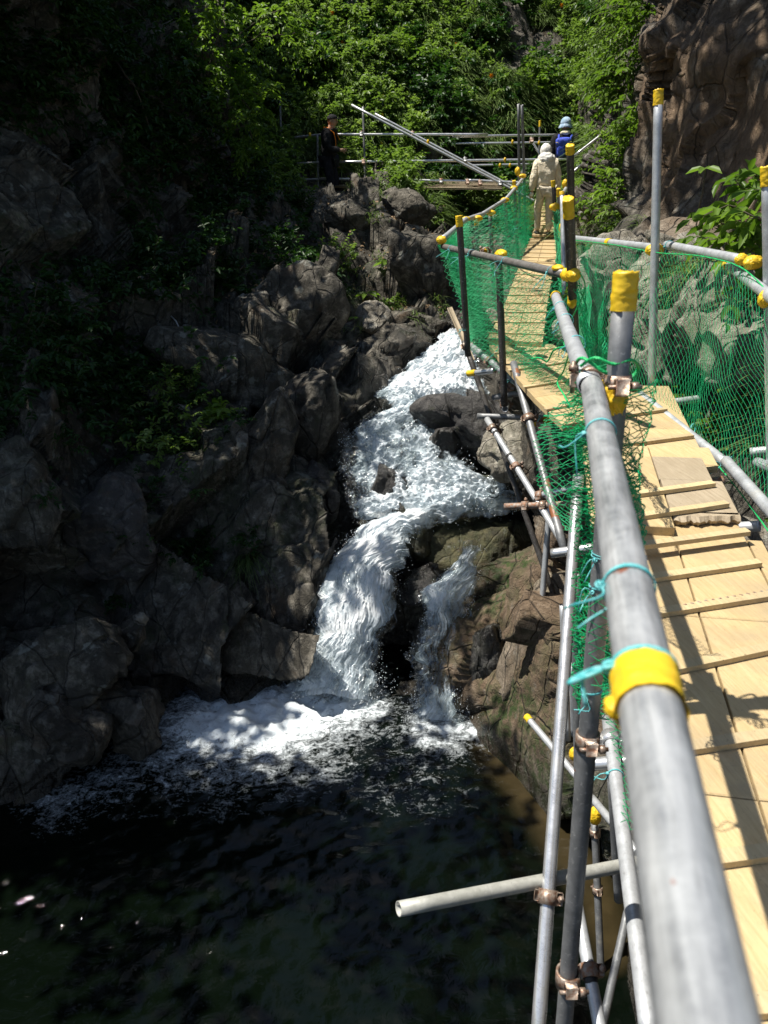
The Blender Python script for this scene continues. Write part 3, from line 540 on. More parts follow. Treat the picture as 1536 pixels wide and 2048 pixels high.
def drops(A, n, spread, bias=None, sz=(.004, .011), band=.12):
    nv, nu, _ = A.shape; vi = rng.integers(0, nv, n) if bias is None else np.clip((bias(rng.random(n))*nv).astype(int), 0, nv-1)
    side = rng.random(n); ui = np.where(side < .4, rng.random(n)*band, np.where(side < .7, 1-rng.random(n)*band, rng.random(n)))*(nu-1)
    P = A[vi, ui.astype(int)]+rng.normal(size=(n, 3))*spread; P[:, 2] += np.abs(rng.normal(size=n))*spread*.5
    r = rng.uniform(*sz, n)**1.; st = rng.uniform(.8, 2.2, n)
    Q = v0[None]*r[:, None, None]; Q[:, :, 2] *= st[:, None]; Q = Q+P[:, None]
    mb.add(Q.reshape(-1, 3), (f0[None]+(np.arange(n)*len(v0))[:, None, None]).reshape(-1, 3))
drops(FA, 260, .05, sz=(.0015, .004)); drops(FB, 1500, .06, sz=(.0015, .0045)); drops(FC, 1700, .05, sz=(.0015, .0045)); drops(FD, 500, .03, sz=(.0015, .004)); drops(FC, 700, .1, lambda r: .88+.12*r, sz=(.0015, .005)); drops(FD, 300, .07, lambda r: .9+.1*r, sz=(.0015, .0045))
tag(mb.build("spray", M_drop), "white droplets thrown off the falls", kind="stuff")
# ================================================================ scaffold pipes and fittings
D_ = lambda a: np.asarray(a, float)
def nrm(a): a = D_(a); return a/np.linalg.norm(a)
def Pipe(par, a, b, name="pipe", mat=None, r=.0243, label=None):
    m = MB(); pipe(m, a, b, r); o = m.build(name, mat or M_pipe, par)
    if label: o['label'] = label
    return o
def clamp(par, c, d1, off=(0, 0, 0), d2=None, mat=None, name="clamp", s=1.):
    """scaffold coupler: a band round each pipe, a hinge block and a bolt"""
    c = D_(c); m = MB(); d1 = nrm(d1); L = [(c, d1)]
    if d2 is not None: L.append((c+D_(off), nrm(d2)))
    for q, t in L:
        x, y, _ = frame(t); th = np.linspace(0, 2*math.pi, 25)[:-1]
        for ro, ri, hw in ((.031*s, .0246*s, .022*s),):
            cc = np.cos(th)[:, None]*x+np.sin(th)[:, None]*y; rings = [q+t*hw+cc*ri, q+t*hw+cc*ro, q-t*hw+cc*ro, q-t*hw+cc*ri]; j = np.arange(24)
            F = np.concatenate([np.stack([k*24+j, k*24+(j+1) % 24, ((k+1) % 4)*24+(j+1) % 24, ((k+1) % 4)*24+j], 1) for k in range(4)])
            m.add(np.concatenate(rings), F)
        box(m, q+x*.036*s, x, y, t, .011*s, .016*s, .019*s, .003)
        box(m, q-x*.035*s, x, y, t, .008*s, .012*s, .017*s, .003)
        tube(m, [q+x*.04*s-y*.03*s, q+x*.04*s+y*.042*s], .0055*s, 8); tube(m, [q+x*.04*s+y*.02*s, q+x*.04*s+y*.034*s], .0115*s, 6)
    if d2 is not None: box(m, c+D_(off)/2, *frame(off if np.linalg.norm(off) > 0 else (0, 0, 1)), .018*s, .018*s, .014*s)
    return m.build(name, mat or M_clamp, par)
def tape(par, a, b, r=.0262, cap=True, name="yellow_tape", seed=0, lump=.0015, mat=None):
    """tape wound round a pipe end with a ragged crumpled top"""
    a, b = D_(a), D_(b); x, y, t = frame(b-a); L = np.linalg.norm(b-a); n = 26; sg = 30; th = np.arange(sg)*2*math.pi/sg
    zz = np.linspace(0, 1, n); rr = []
    P = np.array([[a+t*L*z+(np.cos(h)*x+np.sin(h)*y)*r for h in th] for z in zz]).reshape(-1, 3)
    f = fbm(P*70+seed, 3, seed); f2 = np.abs(vnoise(P*160+seed, seed+3)); d = lump*(f+1.1*f2)
    cc = np.repeat(a+t*L*zz[:, None], sg, 0); P = P+(P-cc)/r*d[:, None]
    edge = (np.repeat(zz, sg) > .97); P[edge] += t*(np.abs(fbm(P[edge]*90, 2, seed+4))*.006)[:, None]
    j = np.arange(sg); F = [np.concatenate([np.stack([i*sg+j, i*sg+(j+1) % sg, (i+1)*sg+(j+1) % sg, (i+1)*sg+j], 1) for i in range(n-1)])]
    m = MB()
    if cap:
        top = P[-sg:]; c0 = b-t*.003; in1 = c0+(top-b)*.55+fbm(top*150, 2, seed)[:, None]*t*.004
        P = np.concatenate([P, in1, [c0]]); k = (n-1)*sg
        F[0] = np.concatenate([F[0], np.stack([k+j, k+(j+1) % sg, k+sg+(j+1) % sg, k+sg+j], 1)]); F.append(np.stack([k+sg+j, k+sg+(j+1) % sg, np.full(sg, k+2*sg)], 1))
    m.add(P, F); return m.build(name, mat or M_tape, par)
def wrap(par, c, ax, size, seed=0, name="yellow_cover", mat=None):
    """crumpled yellow sheet bundled round a clamp"""
    v, f = ICO[5]; x, y, t = frame(ax); c = D_(c)
    s = D_(size)*.86; q = v*s; k = .3*np.min(s)
    cr_ = k*.5*(.55*fbm(v*2.2+seed, 3, seed)+.5*np.abs(fbm(v*5+seed, 3, seed+2))-.35*np.exp(-(fbm(v*3.5, 2, seed+5)/.08)**2))
    q = q*(1-.25*np.abs(v[:, 2:3])**4*0)+v*cr_[:, None]; q += v*(.12*k*vnoise(v*26, seed))[:, None]
    P = c+q[:, 0:1]*x+q[:, 1:2]*y+q[:, 2:3]*t; m = MB(); m.add(P, f); return m.build(name, mat or M_tape, par)
def tie(par, c, ax, r=.026, seed=0, tails=.06, name="twine", mat=None, th=.0016):
    rg = np.random.default_rng(seed); c = D_(c); x, y, t = frame(ax); m = MB(); a = np.linspace(0, 2*math.pi, 25)
    for k in range(2):
        sl = rg.normal(0, .004); tube(m, [c+t*(sl*math.sin(h)+.003*k)+(math.cos(h)*x+math.sin(h)*y)*r for h in a], th, 6, False)
    toc = -nrm(c); kd = toc-t*(toc@t); kd = nrm(kd+D_((-.9, 0, -.3))); kp = c+kd*(r+.003)
    for k in range(5):
        aa = np.linspace(0, 5.5, 9); ax1 = nrm(rg.normal(size=3)); x1, y1, _ = frame(ax1); tube(m, [kp+(np.cos(h)*x1+np.sin(h)*y1)*.005 for h in aa], th*1.2, 5)
    for k in range(2):
        d = nrm(kd*.5+rg.normal(size=3)*.5+D_((-.2, 0, -.5))); s = np.linspace(0, 1, 7); w_ = rg.normal(size=3)*.012
        tube(m, [kp+d*tails*q+w_*math.sin(q*4)-np.array([0, 0, .02])*q*q for q in s], th*1.15, 5)
    return m.build(name, mat or M_twine, par)
lerp = lambda a, b, t: D_(a)+(D_(b)-D_(a))*t
# ---- near left railing: the big blurred handrail
A0 = U(1407, 2001, .375); A1 = U(1181, 755, 1.78); A2 = U(1111, 592, 4.0)
dA = nrm(A1-A0); Astart = A0-dA*.8
M_hr = mat_handrail(dA)
r1 = empty("scaffold_railing", G(1300, 1000, -1.3), "thick grey handrail pipe running from the bottom right corner beside the near boards", "railing", "scaffold railings of the walkway")
Pipe(r1, Astart, A1+dA*.05, "handrail", M_hr); dA2 = nrm(A2-A1)
Pipe(r1, A1-dA2*.1+D_((-.012, 0, .0)), A2, "handrail", M_pipe, .0235)
q = U(1300, 1330, .60); s = (q-A0)@dA; tq = A0+dA*s
tape(r1, tq-dA*.022, tq+dA*.03, .0268, False, seed=3, lump=.0016); wrap(r1, tq+D_((-.026, -.004, -.006)), dA, (.011, .010, .014), 5); tie(r1, tq+dA*.034, dA, .0268, 5, .03, th=.0018)
for k, (px, py) in enumerate([(1196, 850), (1160, 700), (1140, 650), (1130, 620), (1250, 1150)]):
    d = 1.33 if k == 0 else (2.3, 2.9, 3.4)[k-1] if k < 4 else .78
    base, dd = (A1, dA2) if k in (1, 2, 3) else (A0, dA); qq = U(px, py, d); tie(r1, base+dd*((qq-base)@dd), dd, .0262, 10+k, .05 if k == 0 else .03, th=.0012)
tape(r1, A2-dA2*.06, A2+dA2*.002, .0262, True, seed=8)
# post with the yellow taped top
P1t = U(1252, 548, 1.62); P1b = U(1119, 2160, 2.36); dP = nrm(P1t-P1b)
Pipe(r1, P1b, P1t, "post", M_pipe2); tape(r1, P1t-dP*.075, P1t+dP*.003, .0265, True, seed=12, lump=.0014)
cq = U(1236, 765, 1.72); cq = P1b+dP*((cq-P1b)@dP); wrap(r1, cq+D_((-.01, 0, -.03)), dP, (.043, .040, .058), 17, mat=M_tape)
clamp(r1, A1-dA*.03, dA, cq-(A1-dA*.03), dP)
clamp(r1, P1b+dP*((U(1172, 1438, 2.07)-P1b)@dP), dP, mat=M_clamp); clamp(r1, P1b+dP*((U(1136, 1925, 2.28)-P1b)@dP), dP, mat=M_clamp, s=1.15)
tie(r1, P1b+dP*((U(1190, 1155, 1.9)-P1b)@dP), dP, .0262, 41, .04, th=.0012); tie(r1, P1b+dP*((U(1200, 1085, 1.9)-P1b)@dP), dP, .0262, 42, .035, th=.0012); tie(r1, P1b+dP*((U(1180, 1350, 2.0)-P1b)@dP), dP, .0262, 43, .035, th=.0012)
# ---- cross railing B with its posts
B0 = U(1136, 550, 3.98); B1 = U(886, 493, 6.7); dB = nrm(B1-B0)
r2 = empty("scaffold_railing", G(1000, 800, -1.5), "dark handrail crossing left with two black posts in front of the green netting", "railing", "scaffold railings of the walkway")
Pipe(r2, B0-dB*.02, B1, "handrail", M_pipe5)
tape(r2, B0+dB*.03, B0-dB*.045, .031, True, seed=21, lump=.003)
def vpost(par, top, bot, capn=True, mat=M_pipe2, seed=0, capl=.07, r=.0243):
    t = nrm(D_(top)-D_(bot)); o = Pipe(par, bot, top, "post", mat, r)
    if capn: tape(par, D_(top)-t*capl, D_(top)+t*.004, r+.0024, True, seed=seed, lump=.0018)
    return o
vpost(r2, U(1136, 399, 3.62), U(1152, 720, 4.35), seed=22, capl=.09, mat=M_pipe4)
vpost(r2, U(1140, 292, 4.95), U(1146, 560, 5.6), seed=23, capl=.05, mat=M_pipe4)
wrap(r2, U(1146, 549, 3.9), dB, (.038, .038, .07), 24); wrap(r2, U(1145, 600, 4.05), (0, 0, 1), (.04, .03, .05), 25)
wrap(r2, U(883, 480, 6.65), dB, (.05, .04, .06), 26); wrap(r2, U(1002, 508, 5.35), dB, (.045, .035, .085), 27); wrap(r2, U(967, 503, 5.6), dB, (.03, .025, .06), 28); wrap(r2, U(1116, 536, 4.1), dB, (.035, .02, .06), 29)
vpost(r2, U(918, 433, 5.65), U(936, 712, 6.1), seed=30, capl=.07, mat=M_pipe4)
vpost(r2, U(997, 512, 5.15), U(1009, 812, 5.5), False, M_pipe4)
for k, (px, py, d) in enumerate([(1110, 542, 4.2), (1028, 525, 5.0), (955, 510, 5.8), (935, 505, 6.0), (905, 497, 6.4)]):
    qq = U(px, py, d); tie(r2, B0+dB*((qq-B0)@dB), dB, .027, 50+k, .1)
tie(r2, U(925, 660, 6.0), (0, 0, 1), .027, 60, .14); tie(r2, U(1003, 692, 5.8), (0, 0, 1), .027, 61, .12)
clamp(r2, U(1007, 775, 5.95), (0, 0, 1), (.05, 0, 0), (1, .3, 0), M_rust); clamp(r2, U(972, 503, 5.55), dB, mat=M_rust)
# ---- right railing
r3 = empty("scaffold_railing", G(1440, 900, -1.3), "right hand railing with a tall grey post standing before the brown cliff", "railing", "scaffold railings of the walkway")
Rp = [(U(1150, 477, 6.4), U(1322, 497, 4.55)), (U(1333, 490, 4.6), U(1490, 521, 3.5)), (U(1455, 528, 3.9), U(1610, 645, 2.6))]
for a, b in Rp: Pipe(r3, a, b, "handrail")
vpost(r3, U(1317, 182, 4.2), U(1303, 800, 4.75), seed=31, mat=M_pipe, capl=.07); vpost(r3, U(1535, 335, 3.1), U(1545, 1010, 3.6), seed=32, mat=M_pipe)
Pipe(r3, U(1275, 785, 4.6), U(1462, 935, 3.5), "bottom_rail"); Pipe(r3, U(1452, 922, 3.45), U(1620, 1110, 2.6), "bottom_rail")
wrap(r3, U(1309, 500, 4.5), (1, 0, 0), (.05, .04, .06), 33); wrap(r3, U(1507, 525, 3.4), (1, .5, 0), (.04, .035, .06), 34); wrap(r3, U(1484, 519, 3.5), (1, .5, 0), (.03, .03, .04), 35); wrap(r3, U(1530, 598, 3.1), (0, 0, 1), (.03, .03, .04), 36); tape(r3, *[lerp(*Rp[0], k) for k in (.46, .5)], .0262, False, seed=37); tape(r3, *[lerp(*Rp[2], k) for k in (0., .05)], .0262, False, seed=38)
tie(r3, lerp(*Rp[1], .05), Rp[1][1]-Rp[1][0], .027, 62, .1); tie(r3, U(1455, 925, 3.5), (1, -1, 0), .03, 63, .14); tie(r3, U(1385, 858, 4.0), (1, -1, 0), .03, 64, .1)
Pipe(r3, U(1520, 1052, 3.3), U(1478, 1055, 3.35), "transom"); Pipe(r3, U(1600, 1110, 3.), U(1512, 1123, 3.05), "transom"); Pipe(r3, U(1335, 806, 5.0), U(1402, 797, 5.0), "transom"); Pipe(r3, U(1445, 962, 3.5), U(1420, 966, 3.5), "transom", M_rust)
Pipe(r3, U(1500, 905, 3.9), U(1600, 895, 3.8), "transom"); Pipe(r3, U(1515, 925, 3.6), U(1600, 960, 3.2), "transom"); 
# ---- far left railing along the walkway
r4 = empty("scaffold_railing", G(960, 660, -1.35), "far curving railing with yellow covered clamps left of the walking people", "railing", "scaffold railings of the walkway")
Cq = [U(890, 474, 7.0), U(930, 440, 8.2), U(965, 428, 9.3), U(1012, 398, 11.), U(1050, 352, 13.2)]
for a, b in zip(Cq[:-1], Cq[1:]): Pipe(r4, a-nrm(b-a)*.1, b+nrm(b-a)*.1, "handrail")
for k, (px, y0, y1, d0, d1) in enumerate([(953, 434, 625, 8.8, 9.4), (980, 428, 600, 9.8, 10.4), (1010, 398, 556, 11., 11.8), (1028, 362, 520, 12., 12.8), (1044, 210, 480, 12.6, 14.)]):
    vpost(r4, U(px, y0, d0), U(px+8, y1, d1), k in (0, 3), seed=70+k, mat=M_pipe2, capl=.09); wrap(r4, U(px+(2, 2, 0, 0, 1)[k], (437, 426, 400, 376, 352)[k], d0-.08), (1, .5, 0), (.055, .04, .075), 80+k)
    tie(r4, U(px+4, y0+(y1-y0)*.6, (d0+d1)/2), (0, 0, 1), .03, 90+k, .15)
Pipe(r4, U(1037, 208, 13.2), U(1040, 480, 14.4), "post", M_pipe2); wrap(r4, U(932, 438, 8.3), (1, 1, 0), (.05, .03, .07), 96); wrap(r4, U(1035, 343, 12.9), (0, 0, 1), (.06, .05, .08), 97)
# ---- far right railing beside the walking people
r5 = empty("scaffold_railing", G(1120, 480, -1.3), "short far railing with dark posts and yellow caps right of the walking people", "railing", "scaffold railings of the walkway")
vpost(r5, U(1106, 362, 9.6), U(1122, 590, 10.2), seed=98, mat=M_pipe4); vpost(r5, U(1117, 378, 10.6), U(1120, 520, 11.2), seed=99, capl=.1); vpost(r5, U(1124, 385, 8.), U(1130, 640, 8.), seed=100, mat=M_pipe, capl=.03)
Pipe(r5, U(1124, 392, 8.2), U(1134, 372, 14), "handrail"); wrap(r5, U(1110, 414, 9.5), (1, 0, 0), (.05, .05, .08), 101); wrap(r5, U(1121, 462, 9.2), (0, 0, 1), (.07, .03, .1), 102); wrap(r5, U(1130, 368, 12), (0, 0, 1), (.05, .05, .08), 103)
# ---- supports below the walkway
r6 = empty("scaffold", U(1180, 1900, 4.9), "tangle of steel poles and braces holding the walkway over the rocks and pool", "scaffold")
SP = [((1157, 952, 3.35), (1070, 2150, 2.5), "brace", M_pipe3), ((1216, 1436, 2.95), (1303, 2100, 1.85), "ledger", M_pipe), ((1054, 1434, 5.8), (1156, 1556, 5.2), "brace", M_pipe), ((1184, 1596, 4.9), (1275, 1706, 4.3), "brace", M_pipe),
      ((1189, 1640, 5.1), (1207, 2060, 5.2), "post", M_pipe2), ((1152, 1800, 3.1), (1206, 2090, 2.75), "brace", M_pipe), ((1256, 1820, 4.6), (1196, 2090, 4.3), "brace", M_pipe2), ((1179, 1529, 2.85), (1300, 1519, 2.75), "transom", M_pipe3),
      ((928, 682, 6.7), (1112, 1203, 6.4), "brace", M_pipe4), ((974, 838, 6.4), (1150, 1125, 5.2), "brace", M_pipe), ((943, 692, 6.3), (1190, 892, 4.5), "ledger", M_pipe), ((1027, 726, 5.2), (1130, 1105, 4.4), "post", M_pipe2),
      ((937, 747, 6.5), (990, 741, 6.3), "transom", M_pipe3), ((987, 795, 6.2), (1042, 786, 6.), "transom", M_pipe2), ((1010, 818, 5.9), (1022, 790, 6.4), "transom", M_pipe), ((955, 832, 6.5), (1095, 836, 6.3), "ledger", M_pipe2), ((1055, 848, 5.3), (1110, 838, 5.3), "transom", M_pipe),
      ((1009, 1013, 5.7), (1150, 1008, 5.5), "transom", M_rust), ((1072, 993, 5.2), (1156, 974, 5.), "transom", M_pipe3), ((1103, 1107, 3.9), (1190, 1095, 3.8), "transom", M_pipe3), ((1100, 1005, 6.2), (1083, 1216, 6.4), "post", M_pipe), ((1125, 1210, 5.9), (1136, 1480, 6.1), "post", M_pipe),
      ((1150, 1150, 4.), (1160, 1750, 4.5), "post", M_pipe2), ((1150, 1470, 4.6), (1146, 1330, 4.4), "transom", M_pipe), ((1225, 1560, 3.6), (1238, 1800, 3.9), "post", M_pipe2)]
SPo = []
for a, b, nm, mt in SP: Pipe(r6, U(*a), U(*b), nm, mt); SPo.append((U(*a), U(*b)))
def onp(k, t): return lerp(*SPo[k], t), SPo[k][1]-SPo[k][0]
for k, t_, m_ in ((0, .76, M_clamp), (4, .06, M_clamp), (4, .33, M_clamp), (5, .52, M_rust), (1, .1, M_pipe3), (8, .36, M_rust), (8, .02, M_clamp), (9, .38, M_rust), (9, .08, M_clamp), (10, .2, M_rust), (10, .55, M_rust), (10, .8, M_rust), (11, .33, M_clamp), (17, .3, M_rust), (17, .55, M_clamp), (14, .3, M_rust), (16, .4, M_clamp), (18, .1, M_rust)):
    c_, d_ = onp(k, t_); clamp(r6, c_, d_, mat=m_, s=1.12)
for k, t_ in ((9, .12), (9, .3), (9, .62), (9, .9), (0, .04), (5, .58)): c_, d_ = onp(k, t_); d_ = nrm(d_); tape(r6, c_-d_*.012, c_+d_*.012, .0252, False, "black_band", lump=.0004, mat=mat_plain("black_tape", (.02, .02, .02), .6) if 'black_tape' not in bpy.data.materials else bpy.data.materials['black_tape'])
for k, t_, l in ((2, 0., .05), (12, 0., .08), (16, 0., .22)): c_, d_ = onp(k, t_); d_ = nrm(d_); tape(r6, c_+d_*l, c_-d_*.003, .0265, True, seed=k)
wrap(r6, U(1148, 1508, 4.4), (0, 0, 1), (.035, .03, .05), 110); wrap(r6, U(1190, 1632, 5.0), (0, 0, 1), (.05, .045, .08), 111, mat=M_tape)
for k, t_ in ((10, .42), (10, .72), (1, .25)): c_, d_ = onp(k, t_); tie(r6, c_, d_, .027, 120+k, .07)
lp = empty("scaffold_pipe", U(797, 1818, 2.52), "long weathered grey pipe sticking out open ended over the dark pool", "pipe"); Pipe(lp, U(797, 1818, 2.52), U(1345, 1712, 3.0), "pipe", mat_pipe("weathered_steel", (.33, .33, .29), (.5, .5, .46), .01, .25, .5)); Pipe(lp, U(1345, 1712, 3.0), lerp(U(797, 1818, 2.52), U(1345, 1712, 3.0), 1.2), "coupling_sleeve", M_pipe2, .0275)
pl = MB(); box(pl, U(922, 668, 6.9), *frame(U(905, 632, 6.9)-U(940, 712, 6.9)), .028, .01, .26); tag(pl.build("plank", M_oldwood), "narrow weathered plank offcut leaning beside the upper fall", "plank")
# ---- bridge over the stream
r7 = empty("scaffold_bridge", U(760, 400, 16), "silver pipe bridge crossing above the stream before the green slope", "bridge")
BR = [((590, 275, 16.), (655, 268, 15.8), M_pipe2), ((640, 269, 15.8), (976, 269, 15.4), M_pipe3), ((905, 273, 15.5), (1300, 267, 15.9), M_pipe3), ((684, 290, 17.), (1262, 283, 16.8), M_pipe3), ((520, 330, 16.1), (700, 323, 15.8), M_pipe2), ((664, 324, 15.8), (1195, 318, 15.4), M_pipe3),
      ((684, 336, 17.), (1090, 328, 16.8), M_pipe3), ((560, 361, 15.9), (650, 358, 15.9), M_pipe2), ((636, 357, 15.9), (965, 363, 15.4), M_pipe3), ((930, 360, 15.5), (1058, 366, 15.3), M_pipe3)]
for a, b, m_ in BR: Pipe(r7, U(*a), U(*b), "rail", m_)
for (x0, y0, x1, y1, d, cp_) in ((726, 214, 732, 406, 15.7, 0), (766, 190, 762, 366, 16.9, 1), (635, 268, 637, 402, 15.8, 0), (560, 200, 566, 380, 16.4, 0), (576, 240, 590, 400, 17., 0), (682, 290, 684, 372, 17., 1), (693, 292, 694, 372, 17.2, 0), (1080, 242, 1077, 370, 16.9, 1)):
    vpost(r7, U(x0, y0, d), U(x1, y1, d+.3), bool(cp_), seed=x0, mat=M_pipe2, capl=.12)
for (x0, y0, x1, y1, d) in ((703, 210, 1135, 437, 15.3), (750, 228, 1052, 388, 15.5), (1064, 282, 1105, 352, 15.8), (1300, 195, 1148, 312, 14.5), (1198, 300, 1145, 345, 14.6), (690, 392, 770, 300, 17.1)): Pipe(r7, U(x0, y0, d), U(x1, y1, d), "brace", M_pipe if x0 < 1000 else M_pipe3)
for k, (x, y, d) in enumerate(((723, 269, 15.65), (825, 268, 15.55), (727, 324, 15.7), (930, 320, 15.4), (733, 360, 15.8), (822, 361, 15.6), (882, 362, 15.5), (935, 364, 15.4), (960, 366, 15.3), (1000, 367, 15.3), (1063, 281, 15.4))): clamp(r7, U(x, y, d), U(1000, 300, 15.5)-U(700, 300, 15.5), mat=M_rust if k % 3 else M_pipe2, s=1.7)
for k, (x, y, d) in enumerate(((765, 231, 16.7), (856, 284, 15.3), (1025, 284, 16.6), (763, 288, 16.7), (1000, 331, 16.5), (1020, 331, 16.5), (620, 270, 15.7), (1010, 320, 15.5), (1078, 286, 16.6), (1180, 271, 15.6), (690, 296, 16.9), (1185, 288, 15.5))): wrap(r7, U(x, y, d), (0, 0, 1), (.034, .03, .055), 130+k)
for k in range(5):
    m = MB(); a = U(668, 373-k*2.2, 15.8+k*.25); b = U(1004, 378-k*2.4, 15.3+k*.25); x, y, t = frame(b-a); xx = nrm(np.cross(t, (0, 0, 1))); box(m, (a+b)/2, t, xx, np.cross(t, xx), np.linalg.norm(b-a)/2, .12, .018); m.build("board", M_oldwood, r7)
# ================================================================ plank walkways
def plank(par, quad, th=.036, mat=None, name="board", label=None):
    """board between near edge (p0,p1) and far edge (p3,p2), slightly bevelled"""
    q = [D_(x) for x in quad]; c = sum(q)/4; up = D_((0, 0, 1)); m = MB(); top = []
    ins = [x+(nrm(c-x))*.004 for x in q]
    Vs = ins+[x-up*.003 for x in q]+[x-up*th for x in q]; F = [[0, 1, 2, 3]]+[[i, 4+i, 4+(i+1) % 4, (i+1) % 4] for i in range(4)]+[[4+i, 8+i, 8+(i+1) % 4, 4+(i+1) % 4] for i in range(4)]+[[11, 10, 9, 8]]
    m.add(Vs, np.array(F)[:, ::-1]); o = m.build(name, mat or M_wood, par, smooth=False)
    if label: o['label'] = label
    return o
def batten(par, a, b, h=.017, w_=.034, mat=None):
    a, b = D_(a), D_(b); t = nrm(b-a); s = np.cross((0, 0, 1.), t); s = nrm(s); m = MB(); n = 9; off = h/2+.0015
    P = [lerp(a, b, k/n) for k in range(n+1)]; up = D_((0, 0, 1)); L = []
    for k, p_ in enumerate(P):
        j = [rng.normal(0, .0004) for _ in range(4)]; c_ = p_+up*off
        L += [c_+s*(w_/2+j[0])+up*h/2, c_-s*(w_/2+j[1])+up*(h/2+j[2]), c_-s*(w_/2+j[1])-up*h/2, c_+s*(w_/2+j[0])-up*h/2]
    F = [[4*k+i, 4*k+(i+1) % 4, 4*k+4+(i+1) % 4, 4*k+4+i] for k in range(n) for i in range(4)]+[[3, 2, 1, 0], [4*n, 4*n+1, 4*n+2, 4*n+3]]
    m.add(L, np.array(F)); return m.build("batten", mat or M_bat, par, smooth=False)
wk1 = empty("plank_walkway", G(1400, 1300, -1.3), "near pale plank walkway with nailed cross battens right of the thick handrail", "walkway", "plank walkway sections")
Z1 = -1.3; s0 = G(1438, 1352, Z1); s1 = G(1290, 886, Z1); ds = nrm(s1-s0); nr = nrm(np.cross(ds, (0, 0, 1)))   # to the right
L0 = s0-ds*2.3; cuts = [-2.3, -.62, .28, 1.02, 2.0, 2.75]
gap = .003
def sb(sa, sb_, oa, ob, z=0., mat=None, label=None, name="board", sk=0.):
    quad = [s0+ds*sa+nr*oa, s0+ds*sa+nr*ob, s0+ds*(sb_+sk)+nr*ob, s0+ds*sb_+nr*oa]; quad = [x+D_((0, 0, z)) for x in quad]; return plank(wk1, quad, .036, mat, name, label)
for i, (a, b) in enumerate([(-2.6, -.45), (-.447, .30), (.303, .86)]):
    sb(a, b, gap, .245); sb(a, b, -.245, -gap); sb(a, b, .251, .42 if i < 2 else .30)
sb(.86, 1.24, -.30, -.002, .036, M_wood); sb(1.0, 1.34, .004, .25, .034, M_oldwood, "weathered grey board with a broken knotty end", "board"); sb(.8, 1.35, -.2, .25, -.004)
sb(1.243, 1.62, -.3, -.004, .03); sb(1.345, 1.62, .0, .215, .032, M_oldwood, "weathered rounded board end")
sb(1.56, 1.79, -.3, .0, .02); sb(1.56, 1.79, .004, .275, .022)
sb(1.792, 2.02+.1, -.25, -gap); sb(1.792, 2.12, gap, .247); sb(2.123, 2.95, -.25, -gap); sb(2.123, 2.95, gap, .245); sb(1.3, 1.8, -.25, .22, -.03)
BT = [((1445, 1703), (1560, 1688)), ((1400, 1479), (1560, 1455)), ((1378, 1319), (1560, 1281)), ((1352, 1209), (1548, 1179)), ((1322, 1143), (1520, 1115)), ((1308, 1078), (1497, 1053)), ((1288, 1022), (1455, 998)), ((1275, 979), (1428, 958)), ((1268, 948), (1433, 923)), ((1262, 880), (1385, 864)), ((1490, 2000), (1620, 1985)), ((1262, 822), (1332, 812))]
for k, (l, r_) in enumerate(BT):
    zz = Z1+(.036 if 4 < k < 8 else .0); a = G(l[0], l[1], zz+.03); b = G(r_[0], r_[1], zz+.03); t_ = nrm(b-a); a = b-t_*(((b-s0)@nr+.262)/(t_@nr)); a[2] = b[2] = zz
    batten(wk1, a, b)
# knotty broken end of the weathered board
m = MB(); e0 = s0+ds*.985+nr*.005+D_((0, 0, .018)); e1 = s0+ds*1.0+nr*.25+D_((0, 0, .018)); n = 26; Q = []
for k in range(n+1):
    c_ = lerp(e0, e1, k/n); j = .008*math.sin(k*.7)+.01*math.sin(k*.23)+rng.normal(0, .005)
    Q += [c_+ds*.02+D_((0, 0, .016)), c_-ds*(.014+j*.5)+D_((0, 0, .016)), c_-ds*(.028+j)+D_((0, 0, .0+rng.normal(0, .003))), c_-ds*(.012+j)-D_((0, 0, .017+abs(rng.normal(0, .004)))), c_+ds*.02-D_((0, 0, .018))]
F = [[5*k+i, 5*k+i+1, 5*k+6+i, 5*k+5+i] for k in range(n) for i in range(4)]; m.add(Q, np.array(F)); m.build("broken_end", M_oldwood, wk1, smooth=False)['label'] = "splintered knotty end of the weathered board"
def deck(par, secs, z, nb=2, bat=.34, zs=None, matl=None):
    Ls = [G(a, b, z if zs is None else zs[i]) for i, (a, b, c, d) in enumerate(secs)]; Rs = [G(c, d, z if zs is None else zs[i]) for i, (a, b, c, d) in enumerate(secs)]
    for i in range(len(secs)-1):
        for k in range(nb):
            f0, f1 = k/nb+.005, (k+1)/nb-.005; plank(par, [lerp(Ls[i], Rs[i], f0), lerp(Ls[i], Rs[i], f1), lerp(Ls[i+1], Rs[i+1], f1), lerp(Ls[i+1], Rs[i+1], f0)], .036, matl)
        ln = np.linalg.norm((Ls[i+1]+Rs[i+1]-Ls[i]-Rs[i])/2); c = max(1, int(round(ln/bat)))
        for k in range(c): f = (k+.5)/c; a = lerp(Ls[i], Ls[i+1], f); b = lerp(Rs[i], Rs[i+1], f); batten(par, lerp(a, b, -.03), lerp(a, b, 1.04), .012, .03)
wk2 = empty("plank_walkway", G(1090, 760, -1.33), "middle plank walkway section seen through the green netting left of the thick handrail", "walkway", "plank walkway sections")
deck(wk2, [(1125, 850, 1300, 812), (1068, 795, 1225, 770), (1008, 728, 1140, 708), (978, 690, 1105, 688)], -1.33, bat=.52)
wk3 = empty("plank_walkway", G(1060, 580, -1.3), "far plank walkway section leading up to the walking people", "walkway", "plank walkway sections")
deck(wk3, [(973, 679, 1086, 684), (1005, 618, 1094, 616), (1029, 556, 1103, 560), (1046, 510, 1113, 512), (1062, 476, 1116, 476)], -1.29, bat=.52)
